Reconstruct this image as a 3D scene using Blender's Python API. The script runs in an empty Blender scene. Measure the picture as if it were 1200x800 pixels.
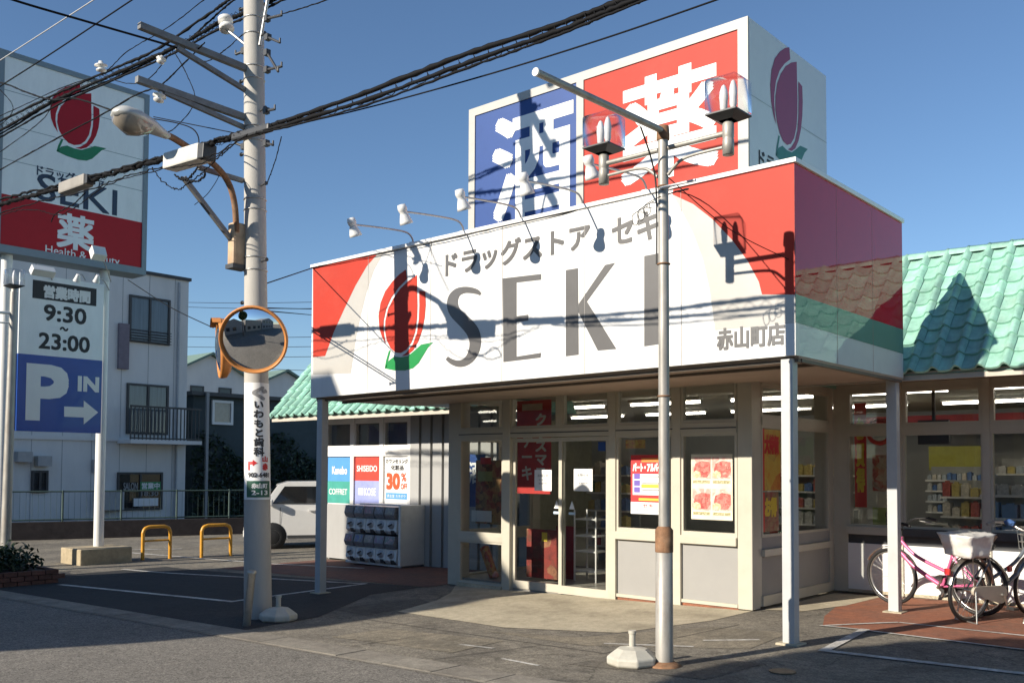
import bpy, bmesh, math, random
from mathutils import Vector, Matrix, Quaternion
random.seed(7)
R = math.radians
sc = bpy.context.scene
COL = sc.collection

# ---------------------------------------------------------------- camera, sky, sun, exposure
CX, CY, CZ, YAW, PIT, ROL, FPX, SHY = 3.7398, -8.2172, 1.6, .7181, .0407, .0049, 1113.38, 102.96
fw = Vector((-math.sin(YAW)*math.cos(PIT), math.cos(YAW)*math.cos(PIT), math.sin(PIT)))
rt = Vector((math.cos(YAW), math.sin(YAW), 0)); up = rt.cross(fw)
r2 = rt*math.cos(ROL)+up*math.sin(ROL); u2 = up*math.cos(ROL)-rt*math.sin(ROL)
cam = bpy.data.cameras.new('camera'); camo = bpy.data.objects.new('camera', cam); COL.objects.link(camo)
cam.sensor_width = 36; cam.lens = 36*FPX/1200; cam.shift_y = SHY/1200; cam.clip_end = 2000; cam.clip_start = .05
camo.matrix_world = Matrix(((r2.x, u2.x, -fw.x, CX), (r2.y, u2.y, -fw.y, CY), (r2.z, u2.z, -fw.z, CZ), (0, 0, 0, 1)))
sc.camera = camo
SUN_AZ = math.atan2(-.285, -1); SUN_EL = R(24)
world = bpy.data.worlds.new('World'); sc.world = world; world.use_nodes = True
wn = world.node_tree
sky = wn.nodes.new('ShaderNodeTexSky'); sky.sky_type = 'NISHITA'; sky.sun_disc = False
sky.sun_elevation = SUN_EL; sky.sun_rotation = SUN_AZ % (2*math.pi)
sky.air_density = 1.0; sky.dust_density = .0; sky.ozone_density = 4.5; sky.altitude = 50
wn.links.new(sky.outputs[0], wn.nodes['Background'].inputs[0]); wn.nodes['Background'].inputs[1].default_value = .086
sl = bpy.data.lights.new('sun', 'SUN'); sl.energy = 4.8; sl.angle = R(.5); sl.color = (1, .91, .78)
so = bpy.data.objects.new('sun', sl); COL.objects.link(so)
sdir = Vector((math.sin(SUN_AZ)*math.cos(SUN_EL), math.cos(SUN_AZ)*math.cos(SUN_EL), math.sin(SUN_EL)))
so.rotation_euler = sdir.to_track_quat('Z', 'Y').to_euler(); so.location = (0, -10, 20)
vs = sc.view_settings; vs.view_transform = 'Standard'; vs.look = 'None'; vs.gamma = 1; vs.exposure = 0.63; vs.use_curve_mapping = False
sc.cycles.max_bounces = 8; sc.cycles.transparent_max_bounces = 16; sc.cycles.caustics_reflective = False; sc.cycles.caustics_refractive = False

# ---------------------------------------------------------------- measuring helper: photo pixel -> point on a real plane
def at(px, py, X=None, Y=None, Z=None):
    d = fw + r2*((px-600)/FPX) - u2*((py-400-SHY)/FPX)
    if X is not None: t = (X-CX)/d.x
    elif Y is not None: t = (Y-CY)/d.y
    else: t = (Z-CZ)/d.z
    return Vector((CX, CY, CZ)) + d*t
def gz(x): return .0229*min(0, max(-12, x))
def gp(px, py):
    z = 0
    for i in range(25):
        p = at(px, py, Z=z); z = gz(p.x)
    return p

# ---------------------------------------------------------------- materials
MC = {}
def nd(t, k, x=None, **kw):
    n = t.nodes.new(k)
    for a, b in kw.items(): setattr(n, a, b)
    return n
def M(name, col, rough=.6, metal=0, var=.12, scale=6, bump=0, bscale=90, coat=0, spec=.5, stretch=None, rnd=0, dirt=0, dirtcol=(.12, .1, .08), emit=0, alpha=None):
    if name in MC: return MC[name]
    m = bpy.data.materials.new(name); m.use_nodes = True; t = m.node_tree; b = t.nodes['Principled BSDF']
    b.inputs['Roughness'].default_value = rough; b.inputs['Metallic'].default_value = metal
    b.inputs['Specular IOR Level'].default_value = spec
    if coat: b.inputs['Coat Weight'].default_value = coat; b.inputs['Coat Roughness'].default_value = .04
    tc = nd(t, 'ShaderNodeTexCoord'); mp = nd(t, 'ShaderNodeMapping')
    if stretch: mp.inputs['Scale'].default_value = stretch
    oi = nd(t, 'ShaderNodeObjectInfo'); va = nd(t, 'ShaderNodeVectorMath', operation='SCALE'); va.inputs[0].default_value = (37, 91, 53)
    t.links.new(oi.outputs['Random'], va.inputs['Scale']); t.links.new(va.outputs[0], mp.inputs['Location'])
    t.links.new(tc.outputs['Object'], mp.inputs['Vector'])
    n1 = nd(t, 'ShaderNodeTexNoise'); n1.inputs['Scale'].default_value = scale; n1.inputs['Detail'].default_value = 6; n1.inputs['Roughness'].default_value = .65
    t.links.new(mp.outputs[0], n1.inputs['Vector'])
    mr = nd(t, 'ShaderNodeMapRange'); mr.inputs['From Min'].default_value = .3; mr.inputs['From Max'].default_value = .7
    mr.inputs['To Min'].default_value = 1-var; mr.inputs['To Max'].default_value = 1+var
    t.links.new(n1.outputs['Fac'], mr.inputs['Value'])
    val = mr.outputs[0]
    if rnd:
        m2 = nd(t, 'ShaderNodeMapRange'); m2.inputs['To Min'].default_value = 1-rnd; m2.inputs['To Max'].default_value = 1+rnd
        t.links.new(oi.outputs['Random'], m2.inputs['Value'])
        mm = nd(t, 'ShaderNodeMath', operation='MULTIPLY'); t.links.new(val, mm.inputs[0]); t.links.new(m2.outputs[0], mm.inputs[1]); val = mm.outputs[0]
    sca = nd(t, 'ShaderNodeVectorMath', operation='SCALE'); sca.inputs[0].default_value = col
    t.links.new(val, sca.inputs['Scale']); outc = sca.outputs[0]
    if dirt:
        n2 = nd(t, 'ShaderNodeTexNoise'); n2.inputs['Scale'].default_value = scale*.6; n2.inputs['Detail'].default_value = 9; n2.inputs['Roughness'].default_value = .75
        t.links.new(mp.outputs[0], n2.inputs['Vector'])
        rr = nd(t, 'ShaderNodeMapRange'); rr.inputs['From Min'].default_value = .52; rr.inputs['From Max'].default_value = .8; rr.inputs['To Max'].default_value = dirt
        t.links.new(n2.outputs['Fac'], rr.inputs['Value'])
        mx = nd(t, 'ShaderNodeMix', data_type='RGBA'); t.links.new(rr.outputs[0], mx.inputs[0]); t.links.new(outc, mx.inputs[6]); mx.inputs[7].default_value = (*dirtcol, 1)
        outc = mx.outputs[2]
    t.links.new(outc, b.inputs['Base Color'])
    if bump:
        n3 = nd(t, 'ShaderNodeTexNoise'); n3.inputs['Scale'].default_value = bscale; n3.inputs['Detail'].default_value = 4
        t.links.new(mp.outputs[0], n3.inputs['Vector'])
        bp = nd(t, 'ShaderNodeBump'); bp.inputs['Strength'].default_value = bump; bp.inputs['Distance'].default_value = .01
        t.links.new(n3.outputs['Fac'], bp.inputs['Height']); t.links.new(bp.outputs[0], b.inputs['Normal'])
    if emit:
        b.inputs['Emission Color'].default_value = (*col, 1); b.inputs['Emission Strength'].default_value = emit
    MC[name] = m
    return m
def glass(name, tint=(1, 1, 1), base=.035, gl=1.0, rough=0.0):
    if name in MC: return MC[name]
    m = bpy.data.materials.new(name); m.use_nodes = True; t = m.node_tree
    for n in list(t.nodes):
        if n.type != 'OUTPUT_MATERIAL': t.nodes.remove(n)
    out = t.nodes['Material Output']
    tr = nd(t, 'ShaderNodeBsdfTransparent'); tr.inputs[0].default_value = (*tint, 1)
    g = nd(t, 'ShaderNodeBsdfGlossy'); g.inputs['Roughness'].default_value = rough; g.inputs[0].default_value = (gl, gl, gl, 1)
    # Schlick reflectance of a thin pane (same from both sides)
    lw = nd(t, 'ShaderNodeLayerWeight'); lw.inputs['Blend'].default_value = .5
    pw = nd(t, 'ShaderNodeMath', operation='POWER'); pw.inputs[1].default_value = 5; t.links.new(lw.outputs['Facing'], pw.inputs[0])
    mu = nd(t, 'ShaderNodeMath', operation='MULTIPLY_ADD'); mu.inputs[1].default_value = 1-base*2; mu.inputs[2].default_value = base*2; mu.use_clamp = True
    t.links.new(pw.outputs[0], mu.inputs[0])
    mx = nd(t, 'ShaderNodeMixShader'); t.links.new(mu.outputs[0], mx.inputs[0]); t.links.new(tr.outputs[0], mx.inputs[1]); t.links.new(g.outputs[0], mx.inputs[2])
    t.links.new(mx.outputs[0], out.inputs[0]); MC[name] = m
    return m
def ground_mat(name, c1, c2, speck=.5, sscale=260, patch=.35, pscale=.7, rough=.9, bump=.5, crack=0, stain=(.1, .08, .05), stainamt=.0, grain=75):
    if name in MC: return MC[name]
    m = bpy.data.materials.new(name); m.use_nodes = True; t = m.node_tree; b = t.nodes['Principled BSDF']
    b.inputs['Roughness'].default_value = rough; b.inputs['Specular IOR Level'].default_value = .35
    tc = nd(t, 'ShaderNodeTexCoord')
    def noise(s, d=6, r=.6, vec=None):
        n = nd(t, 'ShaderNodeTexNoise'); n.inputs['Scale'].default_value = s; n.inputs['Detail'].default_value = d; n.inputs['Roughness'].default_value = r
        t.links.new(vec or tc.outputs['Object'], n.inputs['Vector']); return n.outputs['Fac']
    def mrange(v, a, bb, lo, hi):
        n = nd(t, 'ShaderNodeMapRange'); n.inputs['From Min'].default_value = a; n.inputs['From Max'].default_value = bb
        n.inputs['To Min'].default_value = lo; n.inputs['To Max'].default_value = hi; t.links.new(v, n.inputs['Value']); return n.outputs[0]
    def mul(a, bb):
        n = nd(t, 'ShaderNodeMath', operation='MULTIPLY'); t.links.new(a, n.inputs[0]); t.links.new(bb, n.inputs[1]); return n.outputs[0]
    mx = nd(t, 'ShaderNodeMix', data_type='RGBA'); mx.inputs[6].default_value = (*c1, 1); mx.inputs[7].default_value = (*c2, 1)
    t.links.new(mrange(noise(pscale, 8, .7), .38, .62, 0, 1), mx.inputs[0])
    vg = nd(t, 'ShaderNodeTexVoronoi'); vg.inputs['Scale'].default_value = grain; t.links.new(tc.outputs['Object'], vg.inputs['Vector'])
    sepg = nd(t, 'ShaderNodeSeparateColor'); t.links.new(vg.outputs['Color'], sepg.inputs[0])
    fine = mul(mrange(noise(sscale, 2, .5), .3, .7, 1-speck*.6, 1+speck*.6), mrange(sepg.outputs[0], 0, 1, 1-speck*.55, 1+speck*.55))
    mid = mrange(noise(11, 6, .7), .3, .7, 1-patch, 1+patch)
    k = mul(fine, mid)
    if crack:
        vo = nd(t, 'ShaderNodeTexVoronoi', feature='DISTANCE_TO_EDGE'); vo.inputs['Scale'].default_value = .55
        wv = nd(t, 'ShaderNodeVectorMath', operation='ADD'); nn = nd(t, 'ShaderNodeTexNoise'); nn.inputs['Scale'].default_value = 2.5; nn.inputs['Detail'].default_value = 5
        t.links.new(tc.outputs['Object'], nn.inputs['Vector'])
        t.links.new(tc.outputs['Object'], wv.inputs[0]); t.links.new(nn.outputs['Color'], wv.inputs[1]); t.links.new(wv.outputs[0], vo.inputs['Vector'])
        k = mul(k, mrange(vo.outputs['Distance'], 0, .012, 1-crack, 1))
    s = nd(t, 'ShaderNodeVectorMath', operation='SCALE'); t.links.new(mx.outputs[2], s.inputs[0]); t.links.new(k, s.inputs['Scale'])
    oc = s.outputs[0]
    if stainamt:
        mx2 = nd(t, 'ShaderNodeMix', data_type='RGBA'); mx2.inputs[7].default_value = (*stain, 1)
        t.links.new(mrange(noise(1.3, 9, .72), .5, .68, 0, stainamt), mx2.inputs[0]); t.links.new(oc, mx2.inputs[6]); oc = mx2.outputs[2]
    t.links.new(oc, b.inputs['Base Color'])
    bp = nd(t, 'ShaderNodeBump'); bp.inputs['Strength'].default_value = bump; bp.inputs['Distance'].default_value = .006
    t.links.new(noise(sscale*.7, 3, .6), bp.inputs['Height']); t.links.new(bp.outputs[0], b.inputs['Normal'])
    MC[name] = m
    return m

# ---------------------------------------------------------------- mesh helpers
class MB:
    def __init__(s): s.v = []; s.f = []; s.smooth = set()
    def add(s, vs, fs, smooth=False):
        o = len(s.v); s.v += [tuple(v) for v in vs]
        for f in fs:
            if smooth: s.smooth.add(len(s.f))
            s.f.append(tuple(i+o for i in f))
        return s
    def box(s, x0, x1, y0, y1, z0, z1):
        return s.add([(x0, y0, z0), (x1, y0, z0), (x1, y1, z0), (x0, y1, z0), (x0, y0, z1), (x1, y0, z1), (x1, y1, z1), (x0, y1, z1)],
                     [(0, 3, 2, 1), (4, 5, 6, 7), (0, 1, 5, 4), (1, 2, 6, 5), (2, 3, 7, 6), (3, 0, 4, 7)])
    def obox(s, c, ax, ay, az):   # centre, three half-axis vectors
        c = Vector(c); vs = []
        for k in (-1, 1):
            for i, j in ((-1, -1), (1, -1), (1, 1), (-1, 1)): vs.append(c+ax*i+ay*j+az*k)
        return s.add(vs, [(0, 3, 2, 1), (4, 5, 6, 7), (0, 1, 5, 4), (1, 2, 6, 5), (2, 3, 7, 6), (3, 0, 4, 7)])
    def beam(s, a, b, w, h):
        a = Vector(a); b = Vector(b); d = b-a; n = d.normalized()
        side = n.cross(Vector((0, 0, 1)))
        if side.length < 1e-3: side = Vector((1, 0, 0))
        side.normalize(); upv = side.cross(n)
        return s.obox((a+b)/2, side*(w/2), d/2, upv*(h/2))
    def tube(s, pts, r, n=8, caps=True, rr=None):
        pts = [Vector(p) for p in pts]; k = len(pts); base = len(s.v); vs = []; fs = []
        prev = None
        for i, p in enumerate(pts):
            d = (pts[min(i+1, k-1)]-pts[max(i-1, 0)]).normalized()
            if prev is None:
                a = d.cross(Vector((0, 0, 1)))
                if a.length < .05: a = d.cross(Vector((1, 0, 0)))
            else: a = prev - d*prev.dot(d)
            a.normalize(); prev = a; b = d.cross(a); q = rr[i] if rr else r
            for j in range(n):
                an = 2*math.pi*j/n; vs.append(p+a*(math.cos(an)*q)+b*(math.sin(an)*q))
        for i in range(k-1):
            for j in range(n): fs.append((i*n+j, i*n+(j+1) % n, (i+1)*n+(j+1) % n, (i+1)*n+j))
        s.add(vs, fs, True)
        if caps: s.add(vs[:n], [tuple(range(n))[::-1]]); s.add(vs[-n:], [tuple(range(n))])
        return s
    def lathe(s, prof, n=16, o=(0, 0, 0), ax=(0, 0, 1), smooth=True):
        ax = Vector(ax).normalized(); a = ax.orthogonal().normalized(); b = ax.cross(a); o = Vector(o); vs = []; fs = []
        for r, h in prof:
            for j in range(n):
                an = 2*math.pi*j/n; vs.append(o+ax*h+a*(r*math.cos(an))+b*(r*math.sin(an)))
        for i in range(len(prof)-1):
            for j in range(n): fs.append((i*n+j, i*n+(j+1) % n, (i+1)*n+(j+1) % n, (i+1)*n+j))
        return s.add(vs, fs, smooth)
    def prism(s, poly, d):        # 3-D polygon extruded by vector d
        n = len(poly); d = Vector(d); vs = [Vector(p) for p in poly]+[Vector(p)+d for p in poly]
        return s.add(vs, [tuple(range(n))[::-1], tuple(range(n, 2*n))]+[(i, (i+1) % n, n+(i+1) % n, n+i) for i in range(n)])
    def torus(s, c, ax, R_, r, n=28, m=6, a0=0, a1=2*math.pi):
        ax = Vector(ax).normalized(); a = ax.orthogonal().normalized() if abs(ax.z) > .9 else ax.cross(Vector((0, 0, 1))).normalized(); b = ax.cross(a)
        full = a1-a0 > 6.28; k = n if full else n+1; vs = []; fs = []
        for i in range(k):
            t = a0+(a1-a0)*i/n; rad = a*math.cos(t)+b*math.sin(t)
            for j in range(m):
                p = 2*math.pi*j/m; vs.append(Vector(c)+rad*(R_+r*math.cos(p))+ax*(r*math.sin(p)))
        for i in range(n if full else n):
            for j in range(m): fs.append((i*m+j, i*m+(j+1) % m, ((i+1) % k)*m+(j+1) % m, ((i+1) % k)*m+j))
        return s.add(vs, fs, True)
    def mesh(s, name, mat):
        me = bpy.data.meshes.new(name); me.from_pydata(s.v, [], s.f)
        bm = bmesh.new(); bm.from_mesh(me)
        for i, f in enumerate(bm.faces): f.smooth = i in s.smooth
        bmesh.ops.recalc_face_normals(bm, faces=bm.faces)
        big = [f for f in bm.faces if len(f.verts) > 4]
        if big: bmesh.ops.triangulate(bm, faces=big, ngon_method='EAR_CLIP')
        bm.to_mesh(me); bm.free()
        if mat: me.materials.append(mat)
        return me
    def build(s, name, mat, parent=None, bevel=0, kind=None):
        o = bpy.data.objects.new(name, s.mesh(name, mat)); COL.objects.link(o)
        if parent is not None: setp(o, parent)
        if bevel:
            md = o.modifiers.new('bevel', 'BEVEL'); md.width = bevel; md.segments = 2; md.limit_method = 'ANGLE'; md.angle_limit = R(40)
        if kind: o['kind'] = kind
        return o
def setp(o, parent):
    o.parent = parent
    if parent.type == 'EMPTY' or True:
        bpy_m = world_m(parent); o.matrix_parent_inverse = bpy_m.inverted()
def world_m(o):
    m = Matrix.LocRotScale(o.location, o.rotation_euler, o.scale)
    if o.parent: return world_m(o.parent) @ o.matrix_parent_inverse @ m
    return m
def tag(o, label, cat, group=None):
    o['label'] = label; o['category'] = cat
    if group: o['group'] = group
    return o
def thing(name, label, cat, loc=(0, 0, 0), group=None):
    o = bpy.data.objects.new(name, None); COL.objects.link(o); o.location = loc; o.empty_display_size = .2
    return tag(o, label, cat, group)
def struct(o): o['kind'] = 'structure'; return o
def copy_tree(o, parent=None):
    c = o.copy(); COL.objects.link(c); c.parent = parent
    for ch in list(o.children): copy_tree(ch, c)
    return c
def children_of(o): return [c for c in bpy.data.objects if c.parent == o]
def catmull(pts, k=6):
    pts = [Vector(p) for p in pts]; out = []
    for i in range(len(pts)-1):
        p0 = pts[max(i-1, 0)]; p1 = pts[i]; p2 = pts[i+1]; p3 = pts[min(i+2, len(pts)-1)]
        for j in range(k):
            t = j/k; out.append(.5*((2*p1)+(p2-p0)*t+(2*p0-5*p1+4*p2-p3)*t*t+(3*p1-p0-3*p2+p3)*t**3))
    out.append(pts[-1]); return out

class Frame:            # a real vertical plane: u along the wall, v up, n out of it
    def __init__(s, X=None, Y=None):
        s.X, s.Y = X, Y
        if Y is not None: s.O = Vector((0, Y, 0)); s.U = Vector((1, 0, 0)); s.N = Vector((0, -1, 0))
        else: s.O = Vector((X, 0, 0)); s.U = Vector((0, 1, 0)); s.N = Vector((1, 0, 0))
        s.V = Vector((0, 0, 1))
    def pt(s, u, v, n=0): return s.O+s.U*u+s.V*v+s.N*n
    def px(s, x, y):
        p = at(x, y, X=s.X, Y=s.Y); return ((p-s.O).dot(s.U), (p-s.O).dot(s.V))
def poly(name, fr, pts, mat, parent, lift=.003, th=0):
    mb = MB()
    if th: mb.prism([fr.pt(u, v, lift) for u, v in pts], fr.N*th)
    else: mb.add([fr.pt(u, v, lift) for u, v in pts], [tuple(range(len(pts)))])
    return mb.build(name, mat, parent)
def rect(name, fr, u0, v0, u1, v1, mat, parent, lift=.003, th=0):
    return poly(name, fr, [(u0, v0), (u1, v0), (u1, v1), (u0, v1)], mat, parent, lift, th)
TC = {}
def glyphs(s, vertical=False):
    key = (s, vertical)
    if key in TC: return TC[key]
    c = bpy.data.curves.new('lettering', 'FONT'); c.body = '\n'.join(s) if vertical else s; c.size = 1; c.resolution_u = 3
    if vertical: c.align_x = 'CENTER'; c.space_line = 1.02
    o = bpy.data.objects.new('lettering', c); COL.objects.link(o)
    dg = bpy.context.evaluated_depsgraph_get(); me = bpy.data.meshes.new_from_object(o.evaluated_get(dg))
    vs = [(v.co.x, v.co.y) for v in me.vertices]; fs = [tuple(p.vertices) for p in me.polygons]
    bpy.data.objects.remove(o); bpy.data.curves.remove(c); bpy.data.meshes.remove(me)
    x0 = min(v[0] for v in vs); x1 = max(v[0] for v in vs); y0 = min(v[1] for v in vs); y1 = max(v[1] for v in vs)
    TC[key] = (vs, fs, x0, x1, y0, y1)
    return TC[key]
def text(s, fr, u0, v0, u1, v1, mat, parent, bold=0, lift=.004, name='lettering', vertical=False, warp=None, slope=0, copies=8):
    """lettering fitted to a box on a plane; bold = stroke growth as a part of the box height"""
    vs, fs, x0, x1, y0, y1 = glyphs(s, vertical)
    b = bold*(v1-v0); su = (u1-u0-2*b)/(x1-x0); sv = (v1-v0-2*b)/max(y1-y0, 1e-6)
    mb = MB(); offs = [(0, 0)] if not bold else [(b*i, b*j) for i in (-1, 0, 1) for j in (-1, 0, 1)]
    for k, (du, dv) in enumerate(offs):
        pts = []
        for x, y in vs:
            u = u0+b+(x-x0)*su+du; v = v0+b+(y-y0)*sv+dv+slope*((x-x0)*su)
            pts.append(warp(u, v, lift+k*.0002) if warp else fr.pt(u, v, lift+k*.0002))
        mb.add(pts, fs)
    return mb.build(name, mat, parent)

# ================================================================ THE SETTING: ground, road, paving, markings
m_lot = ground_mat('lot_asphalt', (.15, .135, .11), (.235, .21, .165), speck=.6, patch=.28, pscale=.8, crack=.45, stain=(.05, .045, .04), stainamt=.5)
m_road = ground_mat('road_asphalt', (.16, .148, .128), (.20, .184, .158), speck=.8, sscale=210, patch=.16, pscale=.5, crack=.25)
m_conc = ground_mat('apron_concrete', (.50, .44, .32), (.40, .35, .25), speck=.16, patch=.16, pscale=1.4, rough=.85, bump=.25, stain=(.17, .14, .1), stainamt=.55)
m_gut = ground_mat('gutter_concrete', (.27, .245, .2), (.19, .17, .14), speck=.25, patch=.2, pscale=2, bump=.3)
m_red = ground_mat('red_paving', (.31, .115, .06), (.22, .10, .065), speck=.2, patch=.22, pscale=1.5, bump=.3, stain=(.16, .11, .08), stainamt=.4)
m_paint = ground_mat('white_road_paint', (.62, .6, .55), (.42, .4, .36), speck=.2, patch=.35, pscale=3, bump=.2, stain=(.13, .12, .1), stainamt=.75)
m_black = M('black_rubber', (.018, .018, .018), .55, var=.2)
def clipx(P, x, keep_less):
    out = []
    for i in range(len(P)):
        a, b = P[i], P[(i+1) % len(P)]
        ia = (a[0] <= x) if keep_less else (a[0] >= x); ib = (b[0] <= x) if keep_less else (b[0] >= x)
        if ia: out.append(a)
        if ia != ib: t = (x-a[0])/(b[0]-a[0]); out.append((x, a[1]+t*(b[1]-a[1])))
    return out
def sheet(name, pts, lift, mat, parent=None):
    mb = MB()
    for lo, hi in ((-1e4, -12), (-12, 0), (0, 1e4)):
        q = clipx(clipx(pts, hi, True), lo, False)
        if len(q) > 2: mb.add([(x, y, gz(x)+lift) for x, y in q], [tuple(range(len(q)))])
    o = mb.build(name, mat, parent)
    if parent is None: struct(o)
    return o
sheet('ground', [(-600, -600), (600, -600), (600, 600), (-600, 600)], 0, m_lot)
sheet('road', [(-300, -11.0), (300, -11.0), (300, -2.86), (-300, -2.86)], .004, m_road)
g = lambda *P: [(gp(x, y).x, gp(x, y).y) for x, y in P]
sheet('concrete_apron', [(-4.75, -.55), (-2.9, -.72), (-1.75, -.30), (-1.42, 1.0), (-1.42, 1.90), (-6.2, 1.90), (-5.6, 1.2), (-5.15, .5)], .004, m_conc)
sheet('red_paving', [(-.32, 1.30), (9, 1.0), (9, 4.16), (-.72, 4.16), (-.85, 3.0), (-.6, 2.0)], .004, m_red)
sheet('red_side_paving', [(-11.9, 1.5), (-6.4, 1.5), (-6.4, 3.9), (-11.9, 3.9)], .005, ground_mat('shaded_red_paving', (.19, .085, .06), (.14, .075, .06), speck=.2, patch=.25, pscale=1.2, bump=.3, stain=(.09, .07, .06), stainamt=.5))  # red paving again, browner and darker to paint in the shade by the wall
sheet('concrete_step', [(-1.36, 2.1), (-.95, 2.2), (-.75, 3.0), (-.72, 4.1), (-1.36, 4.1)], .006, m_conc)
gut = MB(); x = -30
root = sheet('gutter', [(-60, -2.855), (40, -2.855), (40, -2.50), (-60, -2.50)], .006, M('gutter_joint', (.06, .055, .045), .9))
for k in range(-26, 12):
    x0 = k*.6+.006; mb = MB()
    zz = lambda x: gz(x)+.0065
    w = random.uniform(.002, .005)
    mb.add([(x0, -2.85, zz(x0)), (x0+.588, -2.85, zz(x0+.588)), (x0+.588, -2.505, zz(x0+.588)), (x0, -2.505, zz(x0)),
            (x0, -2.85, zz(x0)+w), (x0+.588, -2.85, zz(x0+.588)+w), (x0+.588, -2.505, zz(x0+.588)+w), (x0, -2.505, zz(x0)+w)],
           [(4, 5, 6, 7), (0, 1, 5, 4), (1, 2, 6, 5), (2, 3, 7, 6), (3, 0, 4, 7)])
    mb.build('gutter_slab', m_gut, root)
def line(p, q, w, lift=.0085, name='painted_line'):
    a = Vector((*p, 0)); b = Vector((*q, 0)); d = (b-a).normalized(); n = Vector((-d.y, d.x, 0))*w/2
    return sheet(name, [tuple((a-n).xy), tuple((b-n).xy), tuple((b+n).xy), tuple((a+n).xy)], lift, m_paint)
m_patch = ground_mat('patched_asphalt', (.10, .09, .075), (.15, .134, .108), speck=.6, patch=.3, pscale=1.2, crack=.3, stain=(.25, .22, .17), stainamt=.4)
m_patch2 = ground_mat('sandy_patch', (.26, .225, .165), (.18, .158, .12), speck=.45, patch=.3, pscale=1.5, stain=(.10, .09, .07), stainamt=.7)
sheet('asphalt_patch', [(-1.15, -1.9), (.05, -1.75), (.12, -.9), (-.95, -1.0)], .0035, m_patch)
sheet('asphalt_patch', [(-3.9, -2.2), (-2.3, -2.1), (-2.35, -1.35), (-3.85, -1.5)], .0035, m_patch2)
sheet('asphalt_patch', [(-2.9, -1.0), (-1.9, -.75), (-1.2, .6), (-.4, .7), (-.3, -.35), (-1.6, -1.1)], .0030, m_patch2)
sheet('asphalt_patch', [(-5.6, -.9), (-4.8, -1.0), (-4.9, .2), (-5.5, .5)], .0035, m_patch)
for (x0_, y0_, x1_, y1_, w_) in ((-4.6, -1.2, -1.2, -1.32, .012), (-1.2, -1.32, -1.05, .9, .012), (-3.3, -2.45, -3.15, -1.25, .010), (-2.2, -2.45, -1.9, -1.3, .010)):
    a_ = Vector((x0_, y0_, 0)); b_ = Vector((x1_, y1_, 0)); n_ = Vector((-(b_-a_).y, (b_-a_).x, 0)).normalized()*w_/2
    sheet('paving_seam', [tuple((a_-n_).xy), tuple((b_-n_).xy), tuple((b_+n_).xy), tuple((a_+n_).xy)], .0046, M('seam_tar', (.05, .045, .04), .9))
line((-2.55, -1.75), (-2.15, -1.72), .05, .0052, 'worn_paint_mark'); line((-1.75, -2.05), (-1.3, -2.1), .04, .0052, 'worn_paint_mark'); line((-1.5, -.9), (-.75, -.55), .05, .0052, 'worn_paint_mark'); line((-.85, -.2), (-.45, .15), .05, .0052, 'worn_paint_mark')
m_bay = ground_mat('shade_bay_asphalt', (.030, .031, .032), (.042, .042, .041), speck=.5, sscale=240, patch=.2, pscale=.6, crack=.2)  # dark asphalt tone, with the deep shade over the bays put into the colour
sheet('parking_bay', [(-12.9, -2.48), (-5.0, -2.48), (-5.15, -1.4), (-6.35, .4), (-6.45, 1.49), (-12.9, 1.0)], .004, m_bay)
line((-11.46, -1.59), (-7.20, -1.19), .10); line((-7.24, -1.24), (-7.50, 1.27), .09, .0095); line((-13.0, .20), (-7.45, 1.25), .09, .0105)
line((-16.2, 1.9), (-9.6, 3.0), .10); line((-17.5, 1.2), (-16.2, 3.2), .1)
line((.21, -.03), (3.6, .30), .10); line((.26, -.06), (.10, 1.35), .09, .0095)
line((-.35, 1.30), (6, 1.05), .05, .0105); line((.2, 2.02), (6, 2.1), .05); line((-.30, 1.32), (.2, 2.0), .05, .0115)
sheet('gutter_edge', [(-60, -2.90), (40, -2.90), (40, -2.86), (-60, -2.86)], .009, m_gut)
# manhole-like water cover
mb = MB(); c = Vector((.365, -1.087, gz(.365)+.006)); mb.lathe([(0, .006), (.09, .006), (.105, .004), (.105, -.004)], 20, c, smooth=False)
tag(mb.build('valve_cover', M('old_iron', (.2, .16, .11), .6, .6, var=.3, scale=20)), 'small round iron valve cover set in the parking asphalt', 'valve cover')

# ================================================================ colours used on the store
m_frame = M('cream_aluminium', (.50, .465, .375), .42, .0, var=.05, scale=3, dirt=.25, dirtcol=(.3, .25, .17))
m_wpanel = M('cream_panel', (.295, .288, .272), .6, var=.05, scale=2, dirt=.2, dirtcol=(.33, .3, .25), bump=.05)
m_white = M('white_enamel', (.80, .79, .76), .35, var=.03, scale=2, dirt=.12, dirtcol=(.45, .42, .36))
m_signw = M('sign_white', (.72, .715, .69), .4, var=.03, scale=2.5, coat=.1, dirt=.3, dirtcol=(.45, .42, .36), stretch=(1.6, 1, .12))
m_signred = M('sign_red', (.44, .036, .018), .55, var=.06, scale=2, spec=.25, dirt=.12, dirtcol=(.5, .2, .15))
m_signgrey = M('sign_grey', (.46, .44, .40), .3, var=.03, coat=.35)
m_lettergrey = M('letter_grey', (.105, .102, .10), .35, var=.06, coat=.2)
m_leaf = M('sign_green', (.02, .25, .06), .3, var=.06, coat=.3)
m_sgreen = M('sign_teal', (.18, .42, .30), .25, var=.04, coat=.35)
m_bluesign = M('sign_blue', (.024, .068, .235), .5, var=.06, scale=2, spec=.3, dirt=.12, dirtcol=(.1, .15, .3))
m_redsign2 = M('sign_red_face', (.42, .034, .018), .55, var=.06, scale=2, spec=.25, dirt=.12, dirtcol=(.5, .2, .15))
m_col = M('grey_column_paint', (.46, .47, .46), .45, var=.06, scale=4, dirt=.25, dirtcol=(.25, .22, .18))
m_soffit = M('soffit_board', (.42, .33, .26), .75, var=.08, scale=3, dirt=.3, dirtcol=(.25, .19, .14))
m_dark = M('dark_metal', (.06, .062, .065), .5, .3, var=.15)
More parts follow.
